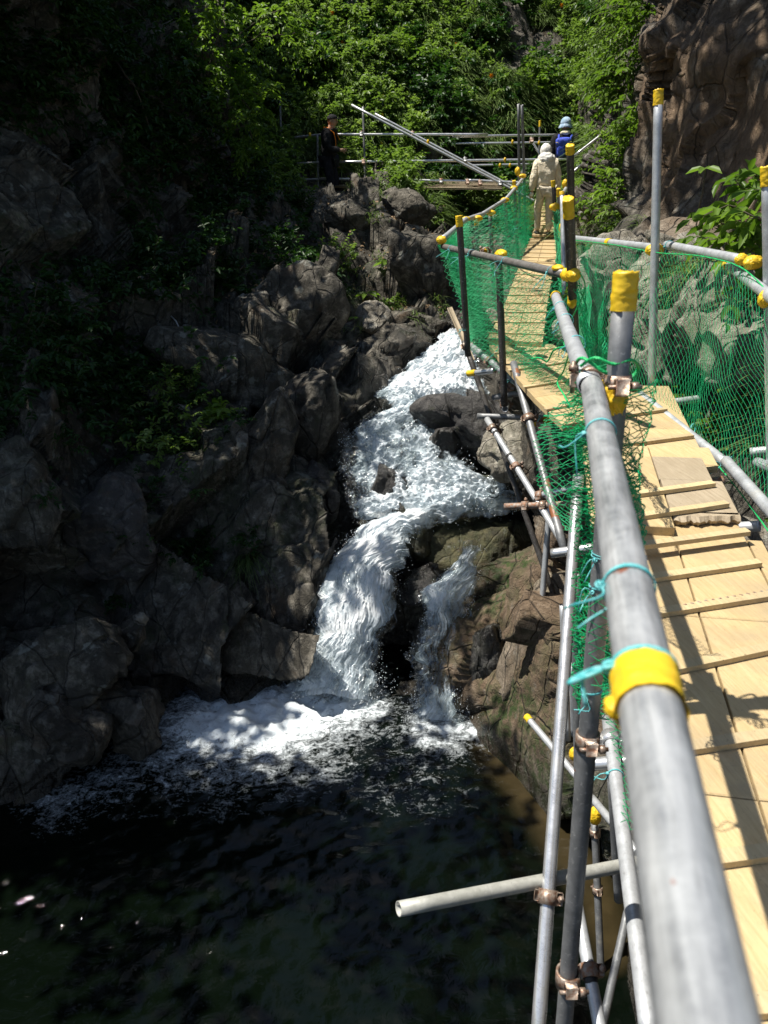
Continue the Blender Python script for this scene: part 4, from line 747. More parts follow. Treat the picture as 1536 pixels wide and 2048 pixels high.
deck(wk3, [(1064, 470, 1115, 470), (1072, 448, 1112, 448), (1080, 428, 1112, 427), (1085, 405, 1114, 405)], -1.2, bat=.3, zs=[-1.22, -1.12, -.98, -.86])
rp = MB(); a = G(1366, 1213, Z1+.012); b = G(1560, 1180, Z1+.012); tube(rp, [lerp(a, b, k/40)+D_((0, 0, .004*math.sin(k*2.2)+.004))+ds*.004*math.cos(k*2.2) for k in range(41)], .0028, 6); tag(rp.build("twisted_wire", M_rust), "thin twisted brown cord lying across the near boards", "cord")
# ================================================================ nets
def net(name, top, bot, cw=.024, ch=.034, amp=.03, crumple=0., r=.0009, label=None, seed=0, hang=.05, droop=0., group="green safety nets", mat=None, fold=0.):
    T = np.array(top, float); B = np.array(bot, float)
    def samp(A, n):
        s = np.concatenate([[0], np.cumsum(np.linalg.norm(np.diff(A, axis=0), axis=1))]); t = np.linspace(0, s[-1], n); return np.stack([np.interp(t, s, A[:, k]) for k in range(3)], 1), s[-1]
    _, lt = samp(T, 2); _, lb = samp(B, 2); h = np.linalg.norm(T[0]-B[0])*.5+np.linalg.norm(T[-1]-B[-1])*.5
    nu = max(4, int(max(lt, lb)*(1+fold)/cw)*2+1); nv = max(3, int(h/ch)*2+1); Ti, _ = samp(T, nu); Bi, _ = samp(B, nu)
    v = np.linspace(0, 1, nv)[:, None, None]; P = Ti[None]*(1-v)+Bi[None]*v; P[..., 2] -= (droop*np.sin(np.linspace(0, math.pi, nv)))[:, None]
    ex = nrm(Ti[-1]-Ti[0]); ez = nrm(Bi.mean(0)-Ti.mean(0)); nn = nrm(np.cross(ex, ez)); F0 = P.reshape(-1, 3)
    w_ = np.sin(np.linspace(0, math.pi, nv))[:, None]*np.ones((1, nu)); d = amp*fbm(F0*1.7+seed, 3, seed)*(.35+w_.ravel()*.8)
    if fold: d += amp*1.2*np.sin(np.tile(np.linspace(0, 1, nu), nv)*lt/.09*2*math.pi+2*fbm(F0*2, 2, seed+5))
    jit = np.stack([fbm(F0*9+k*17, 2, seed+k) for k in range(3)], 1)*(.006 if not crumple else .01+crumple); F0 = F0+nn*d[:, None]+jit; F0[:, 2] += crumple*1.5*fbm(F0*5, 3, seed+9)
    if crumple: F0 += rng.normal(size=F0.shape)*crumple*.25
    j, i = np.meshgrid(np.arange(nv), np.arange(nu), indexing='ij'); m = (i+j) % 2 == 0; S = []; E = []
    for di in (-1, 1):
        ok = m & (j < nv-1) & (i+di >= 0) & (i+di < nu); S.append((j*nu+i)[ok]); E.append(((j+1)*nu+i+di)[ok])
    S = np.concatenate(S); E = np.concatenate(E); A = F0[S]; Bq = F0[E]; d = Bq-A; L = np.linalg.norm(d, axis=1)[:, None]+1e-9; d /= L
    x = np.cross(d, nn+.01); x /= np.linalg.norm(x, axis=1)[:, None]+1e-9; y = np.cross(d, x)
    K = len(S); V6 = np.zeros((K, 6, 3))
    for k in range(3):
        a = k*2*math.pi/3; o = (math.cos(a)*x+math.sin(a)*y)*r; V6[:, k] = A+o; V6[:, 3+k] = Bq+o
    f = np.array([[0, 1, 4, 3], [1, 2, 5, 4], [2, 0, 3, 5]]); F = (f[None]+(np.arange(K)*6)[:, None, None]).reshape(-1, 4)
    mb = MB(); mb.add(V6.reshape(-1, 3), F); c0 = T.mean(0); o = mb.build(name, mat or M_net, smooth=False); o.data.transform(Matrix.Translation(-V(c0))); o.location = V(c0)
    return tag(o, label, "net", group)
dn = D_((0, 0, -1.))
net("safety_net", [U(1150, 482, 6.3), U(1312, 500, 4.5), U(1400, 508, 4.0), U(1478, 528, 3.5), U(1536, 580, 3.1), U(1625, 660, 2.6)], [U(1168, 715, 6.1), U(1280, 788, 4.6), U(1370, 858, 4.05), U(1440, 918, 3.6), U(1536, 1010, 3.05), U(1640, 1130, 2.55)], label="tall green net stretched along the right railing before pale rocks", seed=1, amp=.05, r=.0009, cw=.046, ch=.06)
net("safety_net", [B0+dn*.02, B1+dn*.02], [U(1195, 892, 4.45), U(945, 694, 6.3)], .05, .055, label="green net hanging from the crossing dark handrail over the middle boards", seed=2, amp=.05, fold=.15)
net("safety_net", [A2-dA2*.02+D_((.03, 0, -.02)), U(1180, 570, 6.)], [U(1165, 800, 5.), U(1190, 760, 5.6)], .024, .03, label="green net corner where the thick handrail meets the crossing one", seed=6, amp=.04)
net("safety_net", [c+dn*.03 for c in Cq], [U(955, 668, 7.), U(985, 640, 7.8), U(1012, 590, 9.2), U(1035, 540, 11.), U(1060, 480, 14.3)], .10, .11, label="far green net draped along the curving left railing", seed=3, amp=.09, fold=.2, r=.0009)
net("safety_net", [U(887, 484, 6.8), U(905, 470, 7.2), U(930, 445, 8.1)], [U(925, 560, 6.6), U(950, 680, 6.5), U(962, 665, 7.1)], .026, .032, label="green net corner gathered at the end of the crossing handrail", seed=31, amp=.06, fold=.3)
net("safety_net", [U(1108, 418, 9.6), U(1128, 420, 9.4)], [U(1118, 600, 8.2), U(1138, 600, 8.)], .012, .03, label="narrow green net bundle hanging right of the far boards", seed=4, amp=.03, crumple=.01, fold=.3, r=.0013)
net("safety_net", [U(1150, 560, 4.1), U(1212, 725, 2.5)], [U(1168, 720, 4.4), U(1226, 790, 2.8)], .024, .032, label="green net strip between the thick handrail and the taped post", seed=5, amp=.03, crumple=.012, r=.0011)
# crumpled net bundles on the outside of the thick handrail
def bundle(pts, wd, label, seed, cw=.016, ch=.03, crumple=.018, r=.0011, fold=.6):
    P = [U(*q) for q in pts]; T = [p_-cr*w_/2 for p_, w_ in zip(P, wd)]; B = [p_+cr*w_/2-_F*.05 for p_, w_ in zip(P, wd)]
    return net("safety_net", T, B, cw, ch, amp=.035, crumple=crumple, label=label, seed=seed, r=r, fold=0)
bundle([(1182, 760, 1.75), (1190, 850, 1.75), (1198, 950, 1.8), (1200, 1050, 1.9), (1194, 1150, 1.98), (1184, 1250, 2.03), (1176, 1350, 2.05), (1182, 1435, 2.02)], [.08, .11, .13, .12, .11, .10, .09, .08], "crumpled green net bundle hanging beside the thick handrail", 7, .010, .012, .012, .0013)
bundle([(1190, 860, 1.85), (1204, 1000, 1.9), (1200, 1100, 1.95), (1182, 1200, 2.05), (1168, 1300, 2.1), (1176, 1400, 2.1)], [.08, .09, .08, .08, .06, .05], "second crumpled layer of green net behind the net bundle", 8, .008, .011, .014, .0013)
bundle([(1190, 740, 1.9), (1150, 810, 2.1), (1128, 900, 2.3), (1118, 960, 2.35), (1140, 1050, 2.3)], [.08, .13, .16, .14, .05], "loose bulging green net hanging out over the stream", 9, .016, .016, .010, .0011)
bundle([(1252, 790, 1.65), (1246, 850, 1.7), (1252, 930, 1.75), (1268, 1020, 1.72), (1286, 1120, 1.66)], [.03, .025, .02, .015, .012], "frayed green net edge between the handrail and the pale boards", 10, .010, .016, .012)
bundle([(1242, 1440, 1.9), (1250, 1500, 1.86), (1256, 1560, 1.82), (1262, 1640, 1.78)], [.04, .05, .045, .03], "green net selvedge hanging along the bluish ledger pipe", 11, .016, .03, .01)
bundle([(1215, 1180, 1.8), (1212, 1280, 1.85), (1214, 1370, 1.9)], [.1, .1, .08], "open dark green mesh in front of the near post", 13, .03, .04, .004)
def rope(name, pts, r, label, mat=M_rope, cat="rope", wob=.004):
    P = np.array([U(*q) for q in pts]); n = len(P); tt = np.linspace(0, n-1, n*12); Q = []
    for t in tt:
        i = min(int(t), n-2); f = t-i; g = lambda k: P[min(max(k, 0), n-1)]; p0, p1, p2, p3 = g(i-1), g(i), g(i+1), g(i+2)
        Q.append(.5*((2*p1)+(-p0+p2)*f+(2*p0-5*p1+4*p2-p3)*f*f+(-p0+3*p1-3*p2+p3)*f**3))
    Q = np.array(Q); m = MB(); x, y, _ = frame(P[-1]-P[0]); a = np.arange(len(Q))*.9
    for ph in (0, 2.1, 4.2): tube(m, Q+(np.cos(a+ph)[:, None]*x+np.sin(a+ph)[:, None]*y)*r*.5, r*.6, 6)
    return tag(m.build(name, mat), label, cat)
rope("rope", [(1162, 732, 1.72), (1190, 716, 1.66), (1225, 728, 1.66), (1262, 720, 1.66), (1276, 738, 1.72), (1250, 760, 1.72), (1205, 742, 1.68), (1165, 716, 1.7), (1150, 735, 1.8), (1160, 760, 1.76)], .0042, "thick green rope knotted round the handrail and the taped post")
rope("rope", [(1135, 692, 3.2), (1108, 700, 3.4), (1095, 722, 3.5), (1080, 716, 3.5), (1064, 717, 3.6)], .004, "green rope end looping out over the middle boards")
rope("rope", [(1140, 700, 3.), (1128, 740, 3.2), (1115, 765, 3.3), (1128, 790, 3.1), (1140, 812, 3.)], .0038, "green rope end hanging down in front of the middle boards")
rope("rope", [(1148, 480, 6.3), (1230, 490, 5.3), (1312, 505, 4.45), (1400, 512, 3.95), (1480, 534, 3.45), (1540, 588, 3.05)], .0028, "green rope running along the top of the right net")
rope("rope", [(1272, 786, 4.6), (1340, 840, 4.2), (1412, 905, 3.75), (1480, 985, 3.3), (1560, 1095, 2.85)], .003, "bright green rope running along the foot of the right net")
rope("rope", [(1160, 546, 3.85), (1170, 575, 3.9), (1150, 625, 4.0), (1135, 650, 4.1), (1128, 690, 3.6)], .0035, "green rope dropping from the yellow covered joint")
rope("rope", [(1036, 534, 4.9), (1062, 552, 4.7), (1090, 560, 4.5), (1112, 556, 4.2)], .003, "thin dark cord sagging under the crossing handrail", M_bark, "cord")
# ================================================================ foliage
def leaf_arr(P, D, Nn, L, W, rnd, mb, curl=.25):
    """pointed leaves folded along the midrib: base P, direction D, face normal Nn"""
    n = len(P); D = D/(np.linalg.norm(D, axis=1)[:, None]+1e-9); S = np.cross(D, Nn); S /= np.linalg.norm(S, axis=1)[:, None]+1e-9; Nn = np.cross(S, D)
    L = np.broadcast_to(L, (n,))[:, None]; W = np.broadcast_to(W, (n,))[:, None]
    T = [(0, 0, 0), (-.5, .3, .1), (-.42, .65, .07), (0, 1., -curl), (.42, .65, .07), (.5, .3, .1)]
    Q = np.stack([P+S*W*a+D*L*b+Nn*L*c for a, b, c in T], 1)
    f = np.array([[0, 3, 2, 1], [0, 5, 4, 3]]); F = (f[None]+(np.arange(n)*6)[:, None, None]).reshape(-1, 4)
    mb.add(Q.reshape(-1, 3), F, rnd=np.repeat(rnd, 6))
def twigs(mb, C, Nrm, Rad, ntw=14, nl=8, leaf=.07, lw=.45, up=.5, spread=1., droop=.25, stem=None, ratio=1.):
    """leafy shoots fanning out of each base point C"""
    k = len(C); n = k*ntw; Cb = np.repeat(C, ntw, 0)+rng.normal(size=(n, 3))*np.repeat(Rad, ntw)[:, None]*.28; R_ = np.repeat(Rad, ntw)*rng.uniform(.5, 1.15, n)
    d = np.repeat(Nrm, ntw, 0)+rng.normal(size=(n, 3))*spread*.75+np.array([0, 0, up]); d /= np.linalg.norm(d, axis=1)[:, None]
    rr = np.repeat(rng.random(k)*.6, ntw)+rng.random(n)*.25
    for q in range(nl):
        s = (q+1)/nl; P = Cb+d*(R_*s)[:, None]; P[:, 2] -= droop*R_*s*s
        for sg in (-1, 1) if q < nl-1 else (0,):
            t = d-np.array([0, 0, 1.])*(2*droop*s); t /= np.linalg.norm(t, axis=1)[:, None]; side = np.cross(t, np.array([0, 0, 1.])+rng.normal(size=(n, 3))*.3); side /= np.linalg.norm(side, axis=1)[:, None]+1e-9
            D = t*.55+side*sg*.85+rng.normal(size=(n, 3))*.16; D[:, 2] -= .12; Nn = np.array([0, 0, 1.])+rng.normal(size=(n, 3))*.42
            ls = leaf*rng.uniform(.65, 1.2, n)*(1-.25*abs(s-.5)); leaf_arr(P, D, Nn, ls, ls*lw*ratio, np.clip(rr+rng.random(n)*.15, 0, 1), mb)
    if stem is not None:
        for i in rng.choice(n, min(n, 40), False): tube(stem, [Cb[i], Cb[i]+d[i]*R_[i]*.5+D_((0, 0, -droop*R_[i]*.25)), Cb[i]+d[i]*R_[i]+D_((0, 0, -droop*R_[i]))], [.006, .004, .002], 5)
def grass(mb, C, Nrm, n, h=.35, w_=.007, droop=.9, spread=.5):
    k = len(C)*n; P0 = np.repeat(C, n, 0)+rng.normal(size=(k, 3))*.05; H = h*rng.uniform(.5, 1.2, k); d = np.repeat(Nrm, n, 0)*.6+rng.normal(size=(k, 3))*spread; d[:, 2] += .9
    d /= np.linalg.norm(d, axis=1)[:, None]; g = d*np.array([1, 1, 0])+np.repeat(Nrm, n, 0)*np.array([.5, .5, 0]); s = np.cross(d, np.array([0, 0, 1.])+rng.normal(size=(k, 3))*.2); s /= np.linalg.norm(s, axis=1)[:, None]+1e-9
    Q = []
    for q in range(4):
        t = q/3; c = P0+d*(H*t)[:, None]+(g*.6-np.array([0, 0, droop]))*(H*t*t*.9)[:, None]; ww = w_*(1-t)**.7*rng.uniform(.7, 1.3, k)[:, None]+.0006; Q += [c-s*ww, c+s*ww]
    Q = np.stack(Q, 1); f = np.array([[0, 1, 3, 2], [2, 3, 5, 4], [4, 5, 7, 6]]); F = (f[None]+(np.arange(k)*8)[:, None, None]).reshape(-1, 4)
    r_ = np.clip(np.repeat(rng.random(len(C))*.6, n)+rng.random(k)*.35, 0, 1); mb.add(Q.reshape(-1, 3), F, rnd=np.repeat(r_, 8))
SX, SY = gx, gy
nclump = fbm(TP2*.55, 3, 90)
def pick(mask, n, w_=None):
    k = np.where(mask)[0]; A = TD[k]**2; A = A/A.sum() if w_ is None else A*w_[k]/(A*w_[k]).sum(); return rng.choice(k, min(n, len(k)), False, A)
hb = []
rocky = (inpoly(SX, SY, [(1000, 40), (1090, 30), (1150, 70), (1130, 110), (1050, 120), (1010, 90)]) | inpoly(SX, SY, [(1140, 190), (1210, 180), (1220, 260), (1150, 270)]) | inpoly(SX, SY, [(860, 440), (960, 450), (1000, 620), (880, 620)]))
hill = inpoly(SX, SY, [(430, -140), (1290, -140), (1275, 130), (1215, 220), (1175, 330), (1150, 450), (1010, 460), (930, 470), (870, 440), (840, 400), (660, 380), (560, 420), (470, 380)]) & (TD > 12.2) & ~rocky & ~((TD < 16) & inpoly(SX, SY, [(590, 200), (720, 200), (720, 420), (590, 420)]))
vis = hill & (nclump > -.5)
mb = MB(); k = pick(vis & ((nclump > -.18) | (SX < 820)), 1300); twigs(mb, TP2[k], TN[k], rng.uniform(.22, .5, len(k)), 9, 6, .10, .55, .35, 1., .3)
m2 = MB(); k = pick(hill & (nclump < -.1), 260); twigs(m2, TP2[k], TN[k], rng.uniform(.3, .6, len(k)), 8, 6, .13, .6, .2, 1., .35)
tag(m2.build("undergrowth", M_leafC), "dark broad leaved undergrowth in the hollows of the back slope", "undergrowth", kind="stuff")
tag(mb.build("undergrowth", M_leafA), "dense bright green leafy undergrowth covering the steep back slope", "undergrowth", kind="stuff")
mb = MB(); gm = (1-.8*inpoly(SX, SY, [(1100, -140), (1300, -140), (1290, 260), (1130, 260)]))*np.clip(sstep(SX, 800, 960)*1.4+.25+nclump*.6, .05, 2)*(1+2.0*inpoly(SX, SY, [(780, 400), (800, 370), (1040, 370), (1040, 450), (880, 450)])); k = pick(vis, 3600, gm); grass(mb, TP2[k], TN[k], 22, .42, .0125, 1.0)
tag(mb.build("grass", M_grass), "arching green grass hanging on the back slope", "grass", kind="stuff")
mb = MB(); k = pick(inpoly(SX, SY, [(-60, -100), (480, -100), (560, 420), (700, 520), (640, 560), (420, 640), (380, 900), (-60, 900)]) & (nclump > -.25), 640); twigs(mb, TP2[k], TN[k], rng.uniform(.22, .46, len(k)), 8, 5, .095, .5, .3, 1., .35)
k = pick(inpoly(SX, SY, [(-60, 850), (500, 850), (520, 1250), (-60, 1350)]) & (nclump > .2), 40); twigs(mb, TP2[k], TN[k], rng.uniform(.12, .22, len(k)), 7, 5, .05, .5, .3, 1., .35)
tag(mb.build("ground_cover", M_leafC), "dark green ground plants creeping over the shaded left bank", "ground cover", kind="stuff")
mb = MB(); k = pick(inpoly(SX, SY, [(1150, 420), (1280, 440), (1560, 640), (1560, 1020), (1460, 960), (1300, 760), (1180, 640)]) & (nclump > -.2), 60); grass(mb, TP2[k], TN[k], 26, .22, .004, .9)
k = pick(inpoly(SX, SY, [(640, 400), (900, 420), (900, 660), (700, 640)]) & (nclump > -.0), 40); grass(mb, TP2[k], TN[k], 24, .25, .005, .9); tag(mb.build("weeds", M_grass), "thin weeds and grass growing between the rocks", "grass", kind="stuff")
for i, (x, y, r_, mt, l) in enumerate(((700, 60, .8, M_leafA, "spreading bright bush high on the slope above the long diagonal brace"), (820, 130, .7, M_leafB, "pale green bush in the middle of the back slope"), (930, 60, .8, M_leafA, "leafy bush near the top edge right of centre"), (640, 150, .7, M_leafA, "bush on the slope above the man in dark clothes"),
  (880, 230, .6, M_leafC, "dark green bush behind the middle of the bridge"), (1150, 90, .7, M_leafA, "bush beside the grey rocks at the top right of the slope"), (1060, 180, .6, M_leafB, "light green bush above the two tall thin poles"), (760, 250, .55, M_leafA, "bush just above the bridge rails left of centre"))):
    hb.append((x, y, r_, mt, l))
# litter on the left slope
mb = MB(); k = pick(inpoly(SX, SY, [(380, 540), (640, 430), (900, 420), (880, 640), (640, 560), (420, 660)]), 900); leaf_arr(TP2[k]+TN[k]*.015, rng.normal(size=(len(k), 3)), TN[k]+rng.normal(size=(len(k), 3))*.3, .07, .04, rng.random(len(k)), mb)
tag(mb.build("leaf_litter", mat_plain("dry_leaf", (.3, .2, .1), .8, vcol=(.16, .1, .05))), "dry brown leaves lying on the left bank", "leaves", kind="stuff")
def shrub(px, py, r_, label, mat=M_leafC, ntw=26, nl=8, leaf=.07, lw=.5, up=.5, n=3, name="shrub", group=None, lift=.02, droop=.3, d=None, spread=1., cat=None):
    p_, n_ = surf(px, py)
    if d: p_ = U(px, py, d)
    o = empty(name, p_, label, cat or name.replace('_', ' '), group); m = MB(); st = MB(); r0 = r_*.6
    C_ = np.array([p_+np.cross(n_, rng.normal(size=3))*r0*.5*(i > 0) for i in range(n)]); twigs(m, C_, np.repeat(n_[None], n, 0), np.full(n, r_), ntw//n+2, nl, leaf, lw, up, spread, droop, st)
    st.build("stem", M_bark, o); m.build("foliage", mat, o); return o
for q in [
 (350, 905, .5, "leafy shrub left of the pointed upright slab", M_leafA, 60, 8, .075), (385, 1075, .32, "low dark shrub below the leafy shrub on the left bank", M_leafC, 40, 7, .07), (395, 770, .4, "fern like shrub on the long sloping slab", M_leafA, 44, 10, .06),
 (430, 850, .22, "broad pale leaved plant just above the pointed slab", M_leafB, 12, 4, .11), (80, 680, .55, "dark shrub at the left edge of the bank beside the rock face", M_leafC, 60, 8, .09), (55, 820, .4, "dark shrub low at the left edge above the lichen block", M_leafC, 44, 8, .08),
 (230, 690, .4, "dark spreading plant in the middle of the left bank", M_leafC, 40, 7, .08), (330, 600, .42, "dark leafy plant above the curved pale stick", M_leafC, 36, 7, .08), (450, 560, .36, "dim green bush on the ledge above the big boulder", M_leafC, 40, 8, .08),
 (660, 500, .42, "sunlit green bush on the ledge below the bridge", M_leafA, 50, 8, .08), (590, 430, .4, "dim bush in front of the standing man", M_leafC, 40, 8, .08), (760, 560, .34, "green bush in the crevice right of the big boulder", M_leafA, 36, 7, .08),
 (820, 545, .22, "small grassy plant on the sloping grey rock", M_leafA, 24, 6, .06), (1025, 1090, .12, "little moss and fern patch on the right bank rock", M_leafA, 24, 5, .03),
 (1400, 800, .26, "bright leafy weed behind the foot of the right net", M_leafB, 34, 6, .06), (1500, 770, .3, "bright leafy weed at the right edge behind the net", M_leafB, 36, 6, .065), (1330, 610, .16, "small green weed between the pale rocks", M_leafA, 20, 5, .045), (1440, 880, .2, "low bright weed beside the bottom rail", M_leafB, 26, 5, .05),
 (1490, 985, .12, "small green plant in the gap beside the weathered boards", M_leafB, 22, 4, .04), (1445, 475, .22, "fern on top of the pale rocks at the right", M_leafB, 22, 9, .04)]:
    shrub(*q[:4], mat=q[4], ntw=q[5], nl=q[6], leaf=q[7])
for x, y, r_, mt, l in hb: shrub(x, y, r_, l, mat=mt, ntw=54, nl=8, leaf=.12, name="bush", n=3)
def bigleaf(px, py, label, n=6, L=.26, d=None, mat=M_leafB, name="broadleaf_plant", nst=1, off=0., H=.22):
    p_, n_ = surf(px, py+8)
    if d: p_ = U(px, py+20, d)
    o = empty(name, p_, label, "plant"); m = MB(); st = MB()
    for s_ in range(nst):
        b = p_+rng.normal(size=3)*.03*(s_ > 0); t_ = b+D_((rng.normal()*.08*(s_ > 0), -.05, H*rng.uniform(.8, 1.2))); tube(st, [b, lerp(b, t_, .5)+D_((.01, 0, 0)), t_], [.006, .005, .003], 6)
        a = np.arange(n)*2*math.pi/n+rng.random(); Dd = np.stack([np.cos(a), np.sin(a), np.full(n, -.1)], 1); leaf_arr(np.repeat(t_[None], n, 0), Dd, np.tile([0, -.25, 1.], (n, 1))+rng.normal(size=(n, 3))*.12, L*rng.uniform(.8, 1.1, n), L*.42, rng.uniform(.5, .85, n), m, .18)
    st.build("stem", M_bark, o); m.build("leaf_whorl", mat, o); return o
bigleaf(775, 505, "large pale palmate leaf lit by sun on the ledge under the bridge", 7, .3); bigleaf(733, 525, "second palmate leaf left of the larger one", 5, .24, H=.16)
bigleaf(445, 860, "small pale whorl of leaves at the top of the pointed slab", 6, .15); bigleaf(1393, 415, "single small sapling with five leaves before the brown cliff", 5, .13, 5.2, H=.28, name="sapling")
bigleaf(700, 665, "tiny plant on the edge of the big smooth boulder", 5, .1)
# leafy branches over the cliff edge on the right
for q in [(1262, 175, .5, 9.3, "bright hanging leaves on the left edge of the brown cliff top", M_leafB, .10), (1255, 290, .4, 9.2, "bright feathery leaves beside the brown cliff above the path", M_leafB, .07), (1222, 395, .38, 9.2, "bright fern leaves overhanging the far walkway", M_leafB, .075), (1275, 60, .45, 9.4, "leafy spray on the cliff edge near the top of the picture", M_leafB, .08), (1285, 250, .35, 8.9, "leafy spray hanging over the cliff edge beside the tall post", M_leafB, .07), (1240, 455, .3, 8.4, "dim fern at the foot of the brown cliff", M_leafA, .06),
          (1530, 420, .34, 4.4, "long leaved branch entering from the right edge", M_leafB, .13), (1525, 490, .25, 4.2, "drooping leaf at the right edge above the net", M_leafB, .12), (1205, 330, .3, 11.5, "long grassy tuft right of the man with the backpack", M_leafA, .09), (1195, 560, .25, 7.6, "shaded leaves behind the net joint", M_leafA, .07)]:
    shrub(q[0], q[1], q[2], q[4], mat=q[5], ntw=40 if q[3] > 5 else 12, nl=9 if q[3] > 5 else 4, leaf=q[6], lw=.38, d=q[3], name="hanging_plant", cat="plant", droop=.55)
for (x, y, l) in ((500, 1110, "hanging tuft of thin grass left of the lower fall"), (870, 500, "tuft of grass beside the sloping rock")):
    p_, n_ = surf(x, y); m = MB(); grass(m, p_[None], n_[None], 130, .4, .004, 1.1); o = m.build("grass_tuft", M_grass); tag(o, l, "grass tuft")
# tree on the left with sunlit sprays
def limb(m, a, b, r0, r1, seed=0):
    rg = np.random.default_rng(seed); n = 8; w_ = rg.normal(size=3)*.12*np.linalg.norm(b-a); tube(m, [lerp(a, b, k/n)+w_*math.sin(math.pi*k/n)*.6+rg.normal(size=3)*.01*(0 < k < n) for k in range(n+1)], [r0+(r1-r0)*k/n for k in range(n+1)], 9)
def sprays(name, base, top, pts, rad, mat, label, ntw=14, nl=8, leaf=.1, seed=0, r0=.09):
    o = empty(name, base, label, "tree"); tk = MB(); limb(tk, D_(base), D_(top), r0, r0*.5, seed)
    for i, p_ in enumerate(pts): limb(tk, lerp(base, top, .5+.5*((i*.37) % 1)), p_, r0*.28, .008, seed+i)
    tk.build("trunk", M_bark, o); m = MB(); C_ = np.array(pts); twigs(m, C_, np.tile([0, -.5, .1], (len(C_), 1)), np.full(len(C_), rad), ntw, nl, leaf, .5, .1, 1.25, .4); m.build("crown", mat, o); return o
pts = [U(x, y, d) for x, y, d in ((430, 20, 12.6), (395, 70, 12.5), (450, 110, 12.5), (480, 160, 12.6), (440, 190, 12.4), (500, 220, 12.7), (470, 260, 12.5), (505, 280, 12.9), (415, 140, 12.3), (530, 60, 13), (360, 30, 12.3), (560, 20, 13.2), (600, 60, 13.6), (455, 60, 12.2), (520, 190, 12.9))]
pts_lit = list(pts)
sprays("tree", surf(380, 420)[0], U(440, -60, 13), pts, .55, M_leafB, "slender tree with sunlit maple like sprays left of the back slope", 16, 8, .1, 5, .05)
pts = [U(x, y, d) for x, y, d in ((200, 60, 10.6), (260, 120, 10.7), (150, 20, 10.3), (240, 200, 10.9), (300, 260, 11), (180, 130, 10.5), (330, 330, 11.4), (100, 60, 10), (290, 40, 11), (360, 230, 11.6), (340, 150, 11.3))]
sprays("tree", surf(140, 480)[0], U(200, -40, 11.5), pts, .6, M_leafC, "dark tree over the shaded cliff in the upper left corner", 15, 7, .12, 9, .07)
st = MB(); P_ = [U(*q) for q in ((342, 632, 9.55), (352, 642, 9.5), (358, 655, 9.5), (357, 672, 9.5), (350, 688, 9.52))]; tube(st, P_, [.009, .009, .009, .008, .006], 8); tag(st.build("bent_stick", mat_plain("pale_pipe", (.5, .5, .5), .5)), "pale curved stick lying on the slab of the left bank", "stick")
ORG = mat_leaf("orange_petal", (.8, .22, .01), (.9, .35, .02), None, .3)
for i, (x, y) in enumerate(((752, 92), (682, 88), (664, 28), (978, 157), (1122, 8), (1000, 40), (914, 76))):
    p_, n_ = surf(x, y); c_ = p_*.975+D_((0, 0, .02)); m = MB(); a_ = np.arange(6)*math.pi/3; leaf_arr(np.repeat(c_[None], 6, 0), np.stack([np.cos(a_), np.full(6, -.7), np.sin(a_)], 1), np.tile([0, -1., .3], (6, 1)), .07, .03, rng.random(6), m)
    o = empty("lily_flower", c_, "orange lily flower "+("on the slope above the middle of the bridge", "on the slope left of the middle, over the bridge rails", "near the top edge left of centre", "beside the grass right above the bridge", "highest at the right under the grey rocks", "right of centre near the top of the slope", "right of centre among the upper slope leaves")[i], "flower", "orange lilies on the back slope"); m.build("petals", ORG, o)
    s_ = MB(); tube(s_, [p_, lerp(p_, c_, .6)+D_((0, 0, .03)), c_], .004, 5); s_.build("stem", M_bark, o)
# ---- unseen overhanging crowns, added above the frame and shaped to shade the gorge
sa = nrm(np.cross(SUN, (0, 1, 0))); sb2 = np.cross(SUN, sa); cell = .36
sel = np.where((SX > -1100) & (SX < 1700) & (SY > -500) & (SY < 2300))[0]
PP = TP2[sel]; px_, py_ = SX[sel], SY[sel]; m = PP[:, 2] < POOL; tW = (POOL-PP[:, 2])/rays(px_, py_)[:, 2]; Pw = rays(px_, py_)*(POOL/rays(px_, py_)[:, 2])[:, None]; PP = np.where(m[:, None], Pw, PP)
def shade_p(x, y):
    p_ = np.zeros(len(x))
    def z(poly, v): p_[inpoly(x, y, poly)] = v
    z([(-1200, -600), (330, -600), (410, 0), (440, 200), (520, 330), (640, 380), (660, 430), (600, 520), (480, 560), (520, 760), (640, 790), (700, 860), (690, 1080), (600, 1200), (560, 1350), (420, 1380), (650, 1520), (760, 1560), (720, 1750), (560, 2400), (-1200, 2400)], 1.)
    z([(280, 600), (480, 560), (700, 760), (690, 1080), (600, 1150), (420, 1000), (300, 800)], .85); z([(440, 560), (660, 530), (700, 760), (500, 780)], .5)
    z([(520, 330), (700, 240), (720, 390), (640, 400)], .85)
    z([(600, 430), (900, 440), (900, 640), (700, 680), (640, 540)], .25)
    z([(700, 860), (800, 830), (830, 1010), (700, 1050)], .2); z([(600, 1120), (820, 1080), (800, 1450), (600, 1350)], .22); z([(800, 1140), (985, 1160), (1000, 1500), (800, 1460)], .6)
    z([(700, 1530), (1100, 1560), (1100, 1700), (720, 1780)], .12); z([(720, 1750), (1100, 1700), (1250, 2300), (700, 2300)], .3)
    z([(380, 1400), (470, 1380), (500, 1480), (400, 1500)], .5); z([(270, 1380), (480, 1350), (760, 1370), (760, 1560), (270, 1560)], .55); z([(560, 1360), (760, 1370), (780, 1490), (560, 1480)], .0)
    z([(1370, -600), (1700, -600), (1700, 440), (1340, 440), (1340, 200)], .8); z([(1285, 0), (1370, -100), (1340, 430), (1270, 450)], .6); z([(1150, 480), (1260, 480), (1270, 760), (1180, 740)], .75); z([(1270, 480), (1536, 480), (1536, 800), (1300, 760)], .12)
    z([(480, -600), (1280, -600), (1280, 330), (560, 330), (480, 100)], .05)
    z([(-100, 1780), (720, 1760), (1000, 1900), (900, 2300), (-100, 2400)], .3)
    return p_
